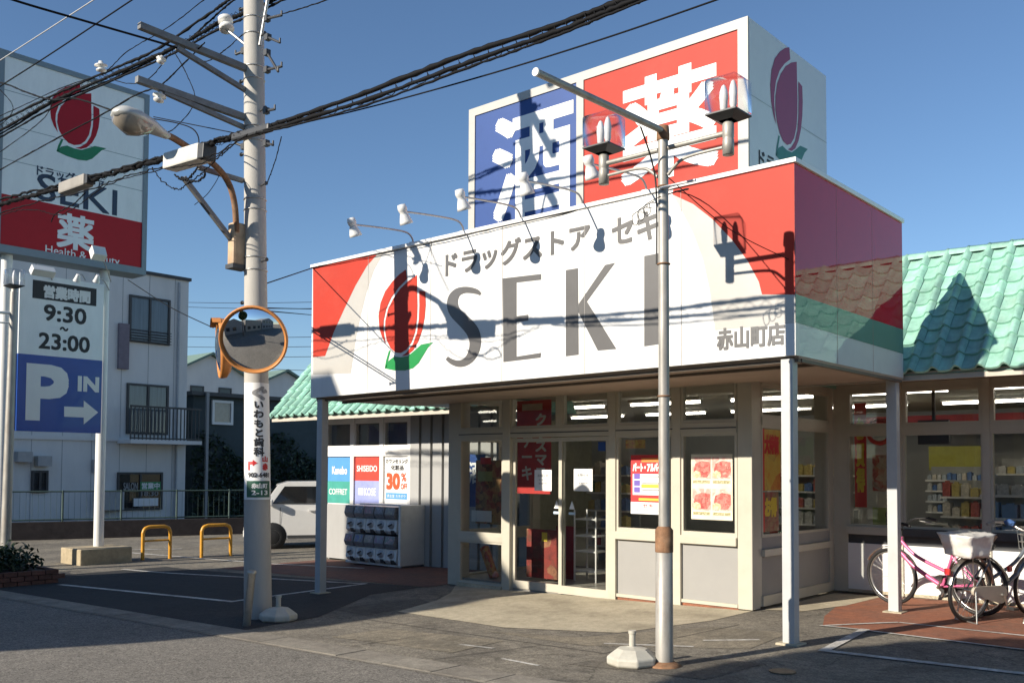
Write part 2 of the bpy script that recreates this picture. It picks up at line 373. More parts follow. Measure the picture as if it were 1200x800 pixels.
m_siding = M('grey_siding', (.36, .36, .35), .5, var=.05, scale=3, dirt=.25, dirtcol=(.2, .19, .17), stretch=(1, 1, .3))
m_pane = glass('window_glass', (.86, .88, .86))
m_galv = M('galvanised_steel', (.42, .42, .41), .42, .75, var=.15, scale=14, dirt=.35, dirtcol=(.25, .17, .1))
m_rust = M('rusty_steel', (.23, .12, .06), .8, .1, var=.4, scale=18, dirt=.5, dirtcol=(.33, .26, .18))
m_paperw = M('white_paper', (.82, .82, .80), .7, var=.02)
m_ink = M('black_ink', (.03, .03, .032), .6, var=.05)
m_inkgrey = M('grey_ink', (.3, .3, .3), .6, var=.05)
m_txtwhite = M('white_print', (.82, .82, .8), .35, var=.02)
m_txtred = M('red_print', (.62, .03, .03), .45, var=.04)
m_yel = M('yellow_print', (.75, .55, .05), .5, var=.05)
m_purple = M('purple_print', (.16, .1, .42), .5, var=.05)
m_sky = M('light_blue_print', (.09, .3, .62), .45, var=.05)
m_orange = M('orange_print', (.75, .25, .05), .5, var=.05)

def gloss(name, col):
    m = M(name, col, .5, var=.03, coat=.75, spec=.0); b = m.node_tree.nodes['Principled BSDF']; b.inputs['Coat IOR'].default_value = 1.48; b.inputs['Coat Roughness'].default_value = .012; return m
m_sidew = gloss('polished_sign_white', (.66, .70, .68)); m_sidered = gloss('polished_sign_red', (.50, .013, .026)); m_sideteal = gloss('polished_sign_teal', (.15, .29, .23))
def printed(name, cols, scale=18, rough=.5):
    m = M(name, (1, 1, 1), rough, var=0); t = m.node_tree; b = t.nodes['Principled BSDF']
    tc = nd(t, 'ShaderNodeTexCoord'); v = nd(t, 'ShaderNodeTexVoronoi'); v.inputs['Scale'].default_value = scale; n = nd(t, 'ShaderNodeTexNoise'); n.inputs['Scale'].default_value = scale*.7; n.inputs['Detail'].default_value = 8; n.inputs['Roughness'].default_value = .75
    t.links.new(tc.outputs['Object'], v.inputs['Vector']); t.links.new(tc.outputs['Object'], n.inputs['Vector'])
    mm = nd(t, 'ShaderNodeMix', data_type='FLOAT'); mm.inputs[0].default_value = .45; t.links.new(n.outputs['Fac'], mm.inputs[2]); t.links.new(v.outputs['Color'], mm.inputs[3])
    r = nd(t, 'ShaderNodeValToRGB'); e = r.color_ramp.elements
    while len(e) < len(cols): e.new(.5)
    for i, c in enumerate(cols): e[i].position = .25+.5*i/(len(cols)-1); e[i].color = (*c, 1)
    t.links.new(mm.outputs[0], r.inputs[0]); t.links.new(r.outputs[0], b.inputs['Base Color']); return m
# ================================================================ the store
VY, PXr, PXl, MY, SOF = 1.92, -1.413, -6.384, 4.22, 2.70
store = thing('drug_store', 'cream single storey drug store with glazed entrance and mint green tiled roof', 'store', (-4, 4, gz(-4)))
def pane(fr, u0, v0, u1, v1, parent, n=-.03, mat=None):
    mb = MB(); mb.add([fr.pt(u0, v0, n), fr.pt(u1, v0, n), fr.pt(u1, v1, n), fr.pt(u0, v1, n)], [(0, 1, 2, 3)])
    return mb.build('pane', mat or m_pane, parent)
def frame(fr, u0, v0, u1, v1, w, n0, n1, mat, parent, name='window', wb=None, inner=True, glassmat=None, pn=None):
    """rectangular frame bars from n0 to n1 out of the plane, with its pane as a child"""
    wb = wb or w; mb = MB()
    def bar(a, b, c, d):
        p = [fr.pt(a, b, n0), fr.pt(c, b, n0), fr.pt(c, d, n0), fr.pt(a, d, n0)]
        mb.prism(p, fr.N*(n1-n0))
    bar(u0, v0, u0+w, v1); bar(u1-w, v0, u1, v1); bar(u0+w, v1-w, u1-w, v1); bar(u0+w, v0, u1-w, v0+wb)
    o = mb.build(name, mat, parent)
    if inner: pane(fr, u0+w, v0+wb, u1-w, v1-w, o, (n0+n1)/2 if pn is None else pn, glassmat)
    return o
def fbox(fr, u0, v0, u1, v1, n0, n1, mat, parent, name, bevel=0):
    mb = MB(); mb.prism([fr.pt(u0, v0, n0), fr.pt(u1, v0, n0), fr.pt(u1, v1, n0), fr.pt(u0, v1, n0)], fr.N*(n1-n0))
    return mb.build(name, mat, parent, bevel)
FV = Frame(Y=VY); FM = Frame(Y=MY); FS = Frame(X=-1.40); FL = Frame(Y=3.95)
zb = lambda x: gz(x)+.01
# vestibule front: pilasters, mullions, bays
fbox(FV, PXl, zb(-6.3), PXl+.23, SOF, -.2, 0, m_frame, store, 'pilaster', .008)
fbox(FV, -1.60, zb(-1.5), PXr, SOF, -.19, .012, m_frame, store, 'pilaster', .008)
T0, T1, DZ = 2.13, 2.62, 2.03       # transom band, door head
bays = [(-6.15, -5.27, 'w'), (-5.13, -3.43, 'd'), (-3.32, -2.47, 'k'), (-2.36, -1.605, 'k')]
for u0, u1 in ((-5.27, -5.13), (-3.43, -3.32), (-2.47, -2.36)):
    fbox(FV, u0, zb(u0)-.06, u1, SOF, -.09, .03, m_frame, store, 'mullion', .006)
for u0, u1, k in bays:
    fbox(FV, u0, 2.655, u1, SOF, -.07, 0, m_frame, store, 'head_beam')
    if k == 'd':
        frame(FV, u0, T0+.03, -4.29, 2.655, .032, -.06, .01, m_frame, store)
        fbox(FV, -4.29, T0+.03, -4.21, 2.655, -.07, .018, m_frame, store, 'mullion')
        frame(FV, -4.21, T0+.03, u1, 2.655, .032, -.06, .01, m_frame, store)
    else: frame(FV, u0, T0+.03, u1, 2.655, .032, -.06, .01, m_frame, store)
    fbox(FV, u0, DZ, u1, T0+.03, -.08, .022, m_frame, store, 'transom_bar', .004); fbox(FV, u0, DZ+.055, u1, DZ+.068, .022, .026, m_dark, store, 'transom_groove')
    z0 = zb(u0)
    if k == 'w':
        frame(FV, u0, .62, u1, DZ, .035, -.06, .008, m_frame, store, wb=.05)
        fbox(FV, u0, .54, u1, .62, -.07, .02, m_frame, store, 'sill_bar')
        frame(FV, u0, z0+.05, u1, .54, .032, -.06, .004, m_frame, store)
        fbox(FV, u0, z0-.05, u1, z0+.05, -.06, .05, m_conc, store, 'threshold')
    elif k == 'k':
        frame(FV, u0, .80, u1, DZ, .032, -.06, .008, m_frame, store, wb=.05)
        fbox(FV, u0, .70, u1, .80, -.07, .045, m_frame, store, 'sill_bar', .006)
        fbox(FV, u0, z0+.07, u1, .70, -.05, -.015, m_wpanel, store, 'kick_panel')
        fbox(FV, u0, z0+.03, u1, z0+.07, -.05, .012, m_frame, store, 'bottom_rail')
        fbox(FV, u0, z0-.06, u1, z0+.03, -.05, -.008, m_red, store, 'plinth')
    else:
        fbox(FV, u0, z0-.05, u1, z0+.0, -.1, .03, m_galv, store, 'threshold')
# sliding door leaves
for u0, u1, n in ((-5.13, -4.20, -.03), (-4.27, -3.43, .005)):
    d = frame(FV, u0, zb(-4.5)+.01, u1, DZ-.01, .055, n-.04, n, m_frame if n > 0 else m_frame, store, name='sliding_door', wb=.11)
# side wall of the vestibule (faces the bicycles)
fbox(FS, VY+.05, 0, VY+.22, SOF, -.2, -.012, m_frame, store, 'pilaster')
fbox(FS, 4.08, 0, 4.215, SOF, -.2, 0, m_frame, store, 'pilaster')
for v0, v1, nm in ((2.60, SOF, 'head_beam'), (2.12, 2.22, 'transom_bar'), (.58, .66, 'sill_bar'), (0, .12, 'bottom_rail')):
    fbox(FS, VY+.22, v0, 4.08, v1, -.08, .01 if nm != 'sill_bar' else .03, m_frame, store, nm)
frame(FS, VY+.22, 2.22, 4.08, 2.60, .03, -.06, -.005, m_frame, store)
frame(FS, VY+.22, .80, 3.1, 2.12, .03, -.06, -.005, m_frame, store)
frame(FS, 3.1, .80, 4.08, 2.12, .03, -.06, -.004, m_frame, store)
fbox(FS, VY+.22, .66, 4.08, .80, -.06, -.015, m_wpanel, store, 'kick_panel')
fbox(FS, VY+.22, .12, 4.08, .58, -.06, -.02, m_wpanel, store, 'kick_panel')
# main front wall right of the entrance
mx = [-1.21, -.53, .505, 1.54, 2.57, 3.6, 4.6, 5.6, 6.6]
fbox(FM, -1.40, 0, -1.21, 2.72, -.2, 0, m_frame, store, 'mullion')
for i in range(len(mx)-1):
    u0, u1 = mx[i]+.04 if i else mx[i], mx[i+1]-.04
    fbox(FM, mx[i+1]-.04, 0, mx[i+1]+.04, 2.72, -.1, .03, m_frame, store, 'mullion')
    fbox(FM, u0, 2.64, u1, 2.72, -.08, .0, m_frame, store, 'head_beam')
    frame(FM, u0, 2.16, u1, 2.64, .045, -.06, .01, m_frame, store)
    fbox(FM, u0, 2.07, u1, 2.16, -.08, .02, m_frame, store, 'transom_bar')
    frame(FM, u0, .86, u1, 2.07, .028, -.06, .005, m_frame, store)
    fbox(FM, u0, .76, u1, .86, -.10, .06, m_dark if i else m_frame, store, 'window_sill')
    fbox(FM, u0, .64, u1, .76, -.08, -.02, m_dark, store, 'sill_recess')
    fbox(FM, u0, .04, u1, .64, -.08, .004, m_white, store, 'kick_panel')
    fbox(FM, u0, 0, u1, .04, -.06, .008, m_conc, store, 'plinth')
# left wall with poster windows and ribbed siding
lx = [-11.97, -11.10, -10.22, -9.42]
zl = gz(-10)
for i in range(3):
    u0, u1 = lx[i]+.05, lx[i+1]-.05
    fbox(FL, lx[i]-.05, zl, u0, 2.62, -.15, .02, m_white, store, 'mullion')
    fbox(FL, u0, 2.50, u1, 2.62, -.1, .0, m_white, store, 'head_beam')
    frame(FL, u0, 2.0, u1, 2.50, .035, -.06, .005, m_white, store)
    fbox(FL, u0, 1.82, u1, 2.0, -.1, .015, m_white, store, 'transom_bar')
    fbox(FL, u0, .86, u1, 1.82, -.1, -.03, m_white, store, 'blind_panel')
    fbox(FL, u0, zl, u1, .86, -.1, .0, m_siding, store, 'kick_panel')
    rect('roller_screen', FL, u0, 2.0, u1, 2.5, M('grey_screen', (.16, .15, .145), .8), store, -.12)
fbox(FL, lx[3]-.05, zl, lx[3]+.03, 2.62, -.15, .02, m_white, store, 'mullion')
u = lx[3]+.03
while u < PXl-.3:
    w = .30; fbox(FL, u, zl, u+.235, 2.66, -.12, .03, m_siding, store, 'siding_rib'); fbox(FL, u+.235, zl, u+w, 2.66, -.12, -.03, m_siding, store, 'siding_groove'); u += w
# gable end, return wall and body of the building
body = MB(); body.box(-12.02, -11.9, 3.80+.3, 13, gz(-12), 2.62); body.box(-12.0, 9, 12.9, 13, -.4, 4.2); 
body.build('back_wall', m_siding, store)
FQ = Frame(X=PXl+.12)
fbox(FQ, VY+.2, gz(-6), VY+.3, SOF, -.1, 0, m_frame, store, 'pilaster'); fbox(FQ, 3.75, gz(-6), 3.95, SOF, -.1, 0, m_frame, store, 'pilaster')
for v0, v1, nm in ((2.62, SOF, 'head_beam'), (2.05, 2.16, 'transom_bar'), (.54, .62, 'sill_bar'), (gz(-6), gz(-6)+.1, 'bottom_rail')): fbox(FQ, VY+.3, v0, 3.75, v1, -.08, -.002, m_frame, store, nm)
for v0, v1 in ((2.16, 2.62), (.62, 2.05), (gz(-6)+.1, .54)):
    for a_, b_ in ((VY+.3, 2.98), (2.98, 3.75)): frame(FQ, a_, v0, b_, v1, .05, -.06, -.01, m_frame, store)
# eaves and soffits
m_fas = M('eave_board', (.5, .45, .38), .6, var=.08, dirt=.3)
eav = MB(); eav.box(-1.39, 9, 2.98, 4.3, 2.725, 2.75); eav.box(-1.39, 9, 2.92, 2.98, 2.62, 2.72); eav.build('eave', m_fas, store)
eav = MB(); eav.box(-12.40, PXl-.02, 3.0, 4.1, 2.625, 2.65); eav.box(-12.40, PXl-.02, 2.94, 3.0, 2.50, 2.61); eav.build('eave', m_fas, store)

# ---- tiled roof: every tile in view is a piece
m_tile = M('mint_glazed_tile', (.285, .52, .42), .55, var=.24, scale=7, rnd=.2, dirt=.6, dirtcol=(.42, .52, .44), coat=.05)
TH = R(48.5); TW, TL = .245, .2395
def tile_mesh():
    mb = MB(); n = 10; prof = []
    for i in range(n+1):
        t = i/n
        h = .012*math.cos(t*2*math.pi*.5+math.pi)*.3
        if t > .58: h += .055*math.sin((t-.58)/.42*math.pi)
        else: h -= .012*math.sin(t/.58*math.pi)
        prof.append((t*TW*1.015, h))
    vs = []
    L = TL*1.18
    for yy, dz in ((0, .018), (L*.5, .002), (L, -.014)):
        for x, h in prof: vs.append((x, yy, h+dz+.02))
    fs = []
    for r in range(2):
        for i in range(n): fs.append((r*(n+1)+i, r*(n+1)+i+1, (r+1)*(n+1)+i+1, (r+1)*(n+1)+i))
    mb.add(vs, fs, True)
    lip = [(x, 0, h+.038) for x, h in prof]+[(x, 0, h+.010) for x, h in prof]
    mb.add(lip, [(i, i+1, n+2+i, n+1+i) for i in range(n)])
    return mb.mesh('roof_tile', m_tile)
tmesh = tile_mesh()
def roof_slope(name, x0, x1, ey, ez, rows, vis0, vis1, parent):
    L = rows*TL
    base = MB(); c, s_ = math.cos(TH), math.sin(TH)
    base.add([(x0, ey+.03, ez), (x1, ey+.03, ez), (x1, ey+L*c, ez+L*s_), (x0, ey+L*c, ez+L*s_), (x1, ey+L*c+.9, ez), (x0, ey+L*c+.9, ez)],
             [(0, 1, 2, 3), (3, 2, 4, 5), (0, 3, 5), (1, 4, 2)])
    rf = base.build(name, M('roof_underlay', (.2, .4, .33), .8), parent)
    rest = MB(); nt = 0
    mrot = Matrix.Rotation(TH, 4, 'X'); k = 0
    while x0+k*TW < x1-.05:
        xx = x0+k*TW
        for r in range(rows):
            loc = Vector((xx, ey+r*TL*c-.02, ez+r*TL*s_+.01))
            jit = Matrix.Rotation(random.uniform(-.018, .018), 4, 'Z') @ Matrix.Rotation(random.uniform(-.012, .012), 4, 'X') @ Matrix.Translation((random.uniform(-.003, .003), random.uniform(-.006, .006), random.uniform(0, .004)))
            mm = Matrix.Translation(loc) @ mrot @ jit
            if vis0 <= xx <= vis1:
                o = bpy.data.objects.new('roof_tile', tmesh); COL.objects.link(o); o.matrix_world = mm
                loc_, q, sc_ = mm.decompose(); o.location = loc_; o.rotation_euler = q.to_euler(); setp(o, rf); nt += 1
            else:
                rest.add([mm @ v.co for v in tmesh.vertices], [tuple(p.vertices) for p in tmesh.polygons], True)
        if vis0-.3 <= xx <= vis1+.3:
            rm = MB(); ry = ey+L*c; rz = ez+L*s_+.02; nseg = 8
            vs = []
            for xx2, rr in ((xx-.02, .105), (xx+TW+.01, .092)):
                for j in range(nseg+1):
                    a = math.pi*j/nseg; vs.append((xx2, ry-rr*math.cos(a), rz+rr*.9*math.sin(a)-.03))
            fs = [(j, j+1, nseg+2+j, nseg+1+j) for j in range(nseg)]
            rm.add(vs, fs, True); rm.add(vs[:nseg+1], [tuple(range(nseg+1))])
            rm.build('ridge_tile', m_tile, rf)
        k += 1
    if rest.v:
        o = rest.build('distant_tiles', m_tile, rf, kind='stuff')
    return rf
roof_slope('roof', -1.35, 9, 2.88, 2.68, 9, -.72, 1.75, store)
roof_slope('roof', -12.45, PXl-.1, 2.90, 2.57, 9, -13.5, -7.55, store)
# flat roof over the entrance, behind the sign fascia
deck = MB(); deck.box(PXl, PXr, .1, 5.2, 2.86, 3.0); deck.box(-7.15, -.05, .08, VY+.3, 2.80, 2.94); deck.box(PXr, -.05, VY+.3, 2.72, 2.80, 2.94)
deck.box(PXl+.05, PXr-.05, 3.0, 4.4, 3.0, 4.1)
deck.build('flat_roof', M('roof_membrane', (.25, .25, .25), .9), store)

# ================================================================ entrance canopy with sign fascia
ZT, ZB, ZBL, W, D = 4.425, 2.645, 2.575, 7.22, 2.83
canopy = thing('entrance_canopy', 'white and red sign fascia canopy on slim grey columns over the entrance', 'canopy', (-.1, .1, 0))
FF = Frame(Y=0); FR = Frame(X=0)
mb = MB(); mb.prism([(-W, 0, ZBL), (0, 0, ZB), (0, 0, ZT), (-W, 0, ZT)], (0, .08, 0)); front = mb.build('front_panel', m_signw, canopy)
mb = MB(); mb.prism([(0, .08, ZB), (0, D, ZB), (0, D, ZT), (0, .08, ZT)], (-.08, 0, 0)); side = mb.build('side_panel', m_sidew, canopy)
mb = MB(); mb.prism([(-W, .08, ZBL), (-W, D, ZBL), (-W, D, ZT), (-W, .08, ZT)], (.08, 0, 0)); mb.build('side_panel', m_signw, canopy)
mb = MB(); mb.box(-W-.02, .025, -.025, .10, ZT, ZT+.045); mb.box(-.10, .025, .10, D+.02, ZT, ZT+.045); mb.box(-W-.02, -W+.1, .10, D+.02, ZT, ZT+.045)
mb.build('coping', m_white, canopy, .004)
mb = MB(); mb.prism([(-W+.01, .09, ZBL-.02), (-.01, .09, ZB-.02), (-.01, .09, ZB+.03), (-W+.01, .09, ZBL+.03)], (0, VY-.095, 0)); mb.box(PXr+.01, -.01, VY, D-.005, ZB-.02, ZB+.03)
mb.build('soffit', m_soffit, canopy)
mb = MB()
for y0 in (.10, .55): mb.prism([(-W+.01, y0, ZBL-.05), (-.02, y0, ZB-.05), (-.02, y0, ZB-.021), (-W+.01, y0, ZBL-.021)], (0, .05, 0))
mb.box(-.06, -.012, .16, D-.02, ZB-.05, ZB-.021); mb.build('soffit_trim', M('brown_trim', (.16, .13, .10), .6), canopy)
for (x, y) in ((-.172, .05), (-.155, 2.70), (-W+.08, .05)):
    zt_ = ZB-.02 if x > -1 else ZBL-.02
    mb = MB(); mb.box(x, x+.115, y, y+.115, gz(x), zt_); c = mb.build('column', m_col, canopy, .006)
    mb = MB(); mb.box(x-.05, x+.165, y-.05, y+.165, gz(x)-.03, gz(x)+.02); mb.build('footing', m_conc, c, .01)

def pxs(fr, pts): return [fr.px(*p) for p in pts]
c5 = lambda P: [(340+x/2.667, 180+y/2.667) for x, y in P]
c6 = lambda P: [(700+x/2.667, 180+y/2.667) for x, y in P]
clampz = lambda P: [(min(max(u, -W+.001), -.001), min(max(v, ZBL+.002), ZT-.002)) for u, v in P]
# left red block and grey sweep
red = pxs(FF, c5([(72, 636), (72, 340), (274, 300), (240, 352), (205, 412), (170, 485), (138, 555), (110, 632)]))
poly('red_field', FF, clampz(red), m_signred, front, .003)
gry = pxs(FF, c5([(110, 632), (138, 555), (170, 485), (205, 412), (240, 352), (274, 300), (292, 298), (262, 365), (240, 430), (222, 500), (206, 575), (190, 686), (72, 690), (72, 636)]))
poly('grey_sweep', FF, clampz(gry), m_signgrey, front, .0022)
# right red block and grey sweep
red = pxs(FF, c6([(622, 440), (515, 440), (505, 400), (470, 335), (420, 268), (360, 205), (300, 158), (235, 128), (238, 95), (622, 20)]))
poly('red_field', FF, clampz(red), m_signred, front, .003)
gry = pxs(FF, c6([(622, 440), (515, 440), (505, 400), (470, 335), (420, 268), (360, 205), (300, 158), (235, 128), (262, 175), (300, 250), (330, 330), (350, 420), (362, 500), (368, 552), (622, 528)]))
poly('grey_sweep', FF, clampz(gry), m_signgrey, front, .0022)
# side panel bands
b0, b1, b2, b3 = FR.px(934, 345)[1], FR.px(1056, 385.5)[1], FR.px(934, 378)[1], FR.px(1056, 414)[1]
poly('red_field', FR, [(.001, b0), (D-.001, b1), (D-.001, ZT-.002), (.001, ZT-.002)], m_sidered, side, .003)
poly('green_band', FR, [(.001, b2), (D-.001, b3), (D-.001, b1), (.001, b0)], m_sideteal, side, .003)
for u in (.95, 1.9):
    rect('panel_joint', FR, u, ZB, u+.006, ZT, M('side_joint_line', (.3, .1, .1), .6), side, .0036)  # dull red line along each side panel joint
for u in (-6.0, -4.8, -3.6, -2.4, -1.2):
    fbox(FF, u-.002, ZBL+(ZB-ZBL)*(u+W)/W+.004, u+.002, ZT-.001, .0001, .0058, M('seam_grey', (.42, .40, .37), .7), front, 'panel_seam')
# tulip emblem
LC = [(.497, 1), (.38, .965), (.25, .905), (.12, .82), (.035, .71), (0, .58), (.02, .45), (.07, .36), (.14, .29), (.115, .36), (.095, .44), (.10, .53), (.145, .645), (.24, .75), (.37, .835), (.52, .905)]
MP = [(.697, .925), (.55, .885), (.40, .82), (.27, .73), (.175, .63), (.13, .52), (.125, .42), (.16, .32), (.23, .24), (.32, .19), (.42, .178), (.52, .205), (.61, .27), (.675, .37), (.705, .5), (.71, .62), (.70, .8)]
RC = [(.74, .77), (.845, .75), (.855, .62), (.84, .5), (.80, .38), (.73, .27), (.64, .19), (.54, .15), (.44, .145), (.53, .178), (.635, .25), (.705, .355), (.737, .49), (.744, .62), (.74, .70)]
LF = [(.13, .04), (.2, .115), (.3, .15), (.42, .135), (.55, .14), (.66, .185), (.78, .238), (.99, .247), (.90, .20), (.82, .13), (.74, .06), (.64, .015), (.5, 0), (.3, .012)]
ST = [(.125, .04), (.15, .12), (.2, .215), (.235, .215), (.19, .12), (.16, .05)]
def tulip(fr, u0, v0, u1, v1, parent, mred, mleaf, lift=.004):
    f = lambda P: [(u0+(u1-u0)*a, v0+(v1-v0)*b) for a, b in P]
    for P, m, nm in ((LC, mred, 'petal'), (MP, mred, 'petal'), (RC, mred, 'petal'), (LF, mleaf, 'leaf'), (ST, mleaf, 'stem')):
        poly(nm, fr, f(P), m, parent, lift if nm == 'petal' else lift-.001)
a = FF.px(340+275/2.667, 180+690/2.667); b = FF.px(340+452/2.667, 180+345/2.667)
tulip(FF, a[0], a[1]+.02, b[0], b[1]+.0, front, m_signred, m_leaf, .005)
# SEKI lettering, traced as outlines on the fascia plane
def letter(pts, conv): poly('letter', FF, pxs(FF, conv(pts)), m_lettergrey, front, .004)
letter([(665, 390), (785, 376), (785, 394), (708, 403), (708, 508), (745, 503), (745, 521), (708, 526), (708, 634), (785, 622), (783, 637), (667, 651)], c5)
letter([(862, 364), (900, 358), (902, 628), (862, 633)], c5)
letter([(902, 470), (985, 348), (1016, 341), (928, 462), (1020, 610), (962, 615), (902, 497)], c5)
letter([(147, 320), (200, 310), (200, 594), (147, 602)], c6)
sc_pts = [(596, 440, 5), (585, 432, 9), (566, 427, 11), (545, 426, 12), (524, 433, 15), (511, 450, 19), (508, 472, 21), (516, 495, 22), (535, 515, 23), (555, 535, 24), (572, 558, 24), (579, 585, 22), (576, 612, 20), (564, 637, 17), (546, 652, 14), (526, 656, 12), (506, 650, 10), (490, 638, 7)]
cen = [Vector((x, y, w)) for x, y, w in sc_pts]; cs = catmull(cen, 3); Lp, Rp = [], []
for i, p in enumerate(cs):
    d = (cs[min(i+1, len(cs)-1)]-cs[max(i-1, 0)]).xy.normalized(); n = Vector((-d.y, d.x))
    Lp.append(p.xy+n*p.z*.84); Rp.append(p.xy-n*p.z*.84)
S_ = [tuple(p) for p in Lp]+[tuple(p) for p in reversed(Rp)]
S_uv = pxs(FF, c5(S_)); mbS = MB(); nS = len(Lp)
mbS.add([FF.pt(u, v, .004) for u, v in S_uv], [(i, i+1, 2*nS-2-i, 2*nS-1-i) for i in range(nS-1)]); mbS.build('letter', m_lettergrey, front)
a = FF.px(522, 325); b = FF.px(690, 268); text('ドラッグストア', FF, a[0], a[1]-.0, b[0]+.02, a[1]+.30, m_lettergrey, front, .03, slope=.012)
a = FF.px(717, 288); b = FF.px(772, 248); text('セキ', FF, a[0], a[1]-.01, b[0], a[1]+.29, m_lettergrey, front, .03)
a = FF.px(840, 411); b = FF.px(920, 388); text('赤山町店', FF, a[0], a[1]+.0, b[0], a[1]+.215, m_lettergrey, front, .035)

# ================================================================ roof sign (box on the canopy roof)
RY = 2.0; FG = Frame(Y=RY)
rx0, rx1, rz0, rz1 = -6.04, -1.465, 4.25, 6.98
rsign = thing('roof_sign', 'large box sign on the roof with blue and red faces and big white characters', 'sign', (-3.7, 3, 3.0))
mb = MB(); mb.box(rx0, rx1, RY, 4.24, rz0, rz1); boxo = mb.build('sign_box', M('sign_grey_white', (.66, .665, .645), .3, var=.03, coat=.25, dirt=.12, dirtcol=(.4, .4, .38)), rsign)
mb = MB(); fwid = .115
for a in ((rx0-.01, rx0+fwid, rz0, rz1+.005), (rx1-fwid-.02, rx1, rz0, rz1+.005), (rx0+fwid, rx1-fwid-.02, rz1-fwid, rz1+.005), (-4.02, -3.90, rz0, rz1-fwid)):
    mb.box(a[0], a[1], RY-.035, RY-.001, a[2], a[3])
mb.build('face_frame', M('sign_frame', (.42, .41, .375), .5, dirt=.2, var=.04), rsign)
bf = fbox(FG, rx0+fwid, rz0, -4.02, rz1-fwid, .001, .018, m_bluesign, rsign, 'blue_face')
rf_ = fbox(FG, -3.90, rz0, rx1-fwid-.02, rz1-fwid, .001, .018, m_redsign2, rsign, 'red_face')
FG2 = Frame(Y=RY-.018)
text('酒', FG2, FG2.px(577, 200)[0], FG2.px(585, 262)[1], FG2.px(672, 200)[0], FG2.px(640, 122)[1], m_txtwhite, bf, .024)
text('薬', FG2, FG2.px(728, 150)[0], FG2.px(735, 219)[1], FG2.px(842, 150)[0], FG2.px(790, 80)[1], m_txtwhite, rf_, .026)
mb = MB()
for x in (rx0+.4, -3.8, rx1-.4):
    for y in (RY+.2, 4.0): mb.box(x, x+.1, y, y+.1, 2.94, rz0)
mb.build('support_frame', m_galv, rsign)
FG3 = Frame(X=rx1)
a = FG3.px(903, 185); b = FG3.px(946, 72)
m_tulipdark = M('sign_crimson', (.30, .02, .06), .35, var=.05)
tulip(FG3, a[0], a[1], b[0], b[1], boxo, m_tulipdark, M('sign_deep_green', (.015, .16, .09), .35), .004)
a = FG3.px(889, 193); b = FG3.px(958, 178); text('ドラッグストア', FG3, a[0], a[1]-.02, b[0], a[1]+.20, m_ink, boxo, .02)
rect('panel_joint', FG3, RY, 6.05, 4.24, 6.056, M('joint_line', (.25, .3, .3), .6), boxo, .003)

# ================================================================ floodlights on the fascia
m_lampw = M('white_lamp_housing', (.72, .72, .70), .35, var=.05, dirt=.2)
for i, X in enumerate((-5.18, -4.28, -3.36, -2.465, -1.64)):
    t = thing('floodlight', 'swan neck floodlight on the canopy fascia, %s from the tulip emblem end' % ('first', 'second', 'third', 'fourth', 'fifth')[i], 'floodlight', (X, 0, ZT+.045), 'floodlights along the fascia top')
    mb = MB(); path = catmull([(X, .05, ZT+.03), (X, .02, ZT+.12), (X, -.10, ZT+.17), (X, -.5, ZT+.145), (X, -.93, ZT+.10)], 5)
    mb.tube(path, .011, 6); mb.build('arm', m_galv, t)
    mb = MB(); o = Vector((X, -.95, ZT+.10)); ax = Vector((0, .42, -1)).normalized()
    mb.lathe([(0, -.08), (.045, -.075), (.055, -.03), (.05, 0), (.04, .02), (.05, .045), (.072, .115), (.078, .15), (.07, .15), (.05, .10), (0, .09)], 14, o, ax)
    h = mb.build('lamp_head', m_lampw, t)
    mb = MB(); mb.box(X-.03, X+.03, .0, .09, ZT+.045, ZT+.06); mb.build('base_plate', m_galv, t)

# ================================================================ twin-lantern lamp post in front of the store
m_lampglass = glass('lantern_acrylic', (.93, .93, .94), rough=.05)
m_frost = M('frosted_bulb', (.75, .75, .74), .35, var=.05)
m_pole = M('weathered_galvanised', (.36, .345, .31), .5, .3, var=.22, scale=9, dirt=.65, dirtcol=(.22, .13, .07), stretch=(1, 1, .35))
def lantern(parent, c):
    """c: bottom of the stem"""
    c = Vector(c); mb = MB(); mb.lathe([(0, 0), (.046, 0), (.046, .12), (.041, .13), (.046, .14), (.046, .25), (.03, .27), (0, .27)], 14, c)
    mb.build('lantern_stem', m_pole, parent)
    mb = MB(); z = c.z+.27
    mb.add([(c.x-.06, c.y-.06, z), (c.x+.06, c.y-.06, z), (c.x+.06, c.y+.06, z), (c.x-.06, c.y+.06, z), (c.x-.135, c.y-.135, z+.04), (c.x+.135, c.y-.135, z+.04), (c.x+.135, c.y+.135, z+.04), (c.x-.135, c.y+.135, z+.04),
            (c.x-.135, c.y-.135, z+.052), (c.x+.135, c.y-.135, z+.052), (c.x+.135, c.y+.135, z+.052), (c.x-.135, c.y+.135, z+.052)],
           [(0, 1, 5, 4), (1, 2, 6, 5), (2, 3, 7, 6), (3, 0, 4, 7), (4, 5, 9, 8), (5, 6, 10, 9), (6, 7, 11, 10), (7, 4, 8, 11), (8, 9, 10, 11)])
    mb.build('lantern_tray', m_dark, parent)
    bm = bmesh.new(); bmesh.ops.create_cube(bm, size=.28); bmesh.ops.bevel(bm, geom=list(bm.edges), offset=.014, segments=2, affect='EDGES')
    me = bpy.data.meshes.new('shade'); bm.to_mesh(me); bm.free(); me.materials.append(m_lampglass)
    for p in me.polygons: p.use_smooth = True
    o = bpy.data.objects.new('lantern_shade', me); COL.objects.link(o); o.location = (c.x, c.y, z+.052+.138); setp(o, parent)
    for dx, dy, s in ((-.05, .02, .55), (.055, -.02, .5)):
        mb = MB(); b = Vector((c.x+dx, c.y+dy, z+.052))
        mb.lathe([(.022, 0), (.022, .05), (.03, .07), (.058*s, .12), (.066*s, .16), (.055*s, .21), (.03*s, .25), (0, .265)], 12, b); mb.build('bulb', m_frost, parent)
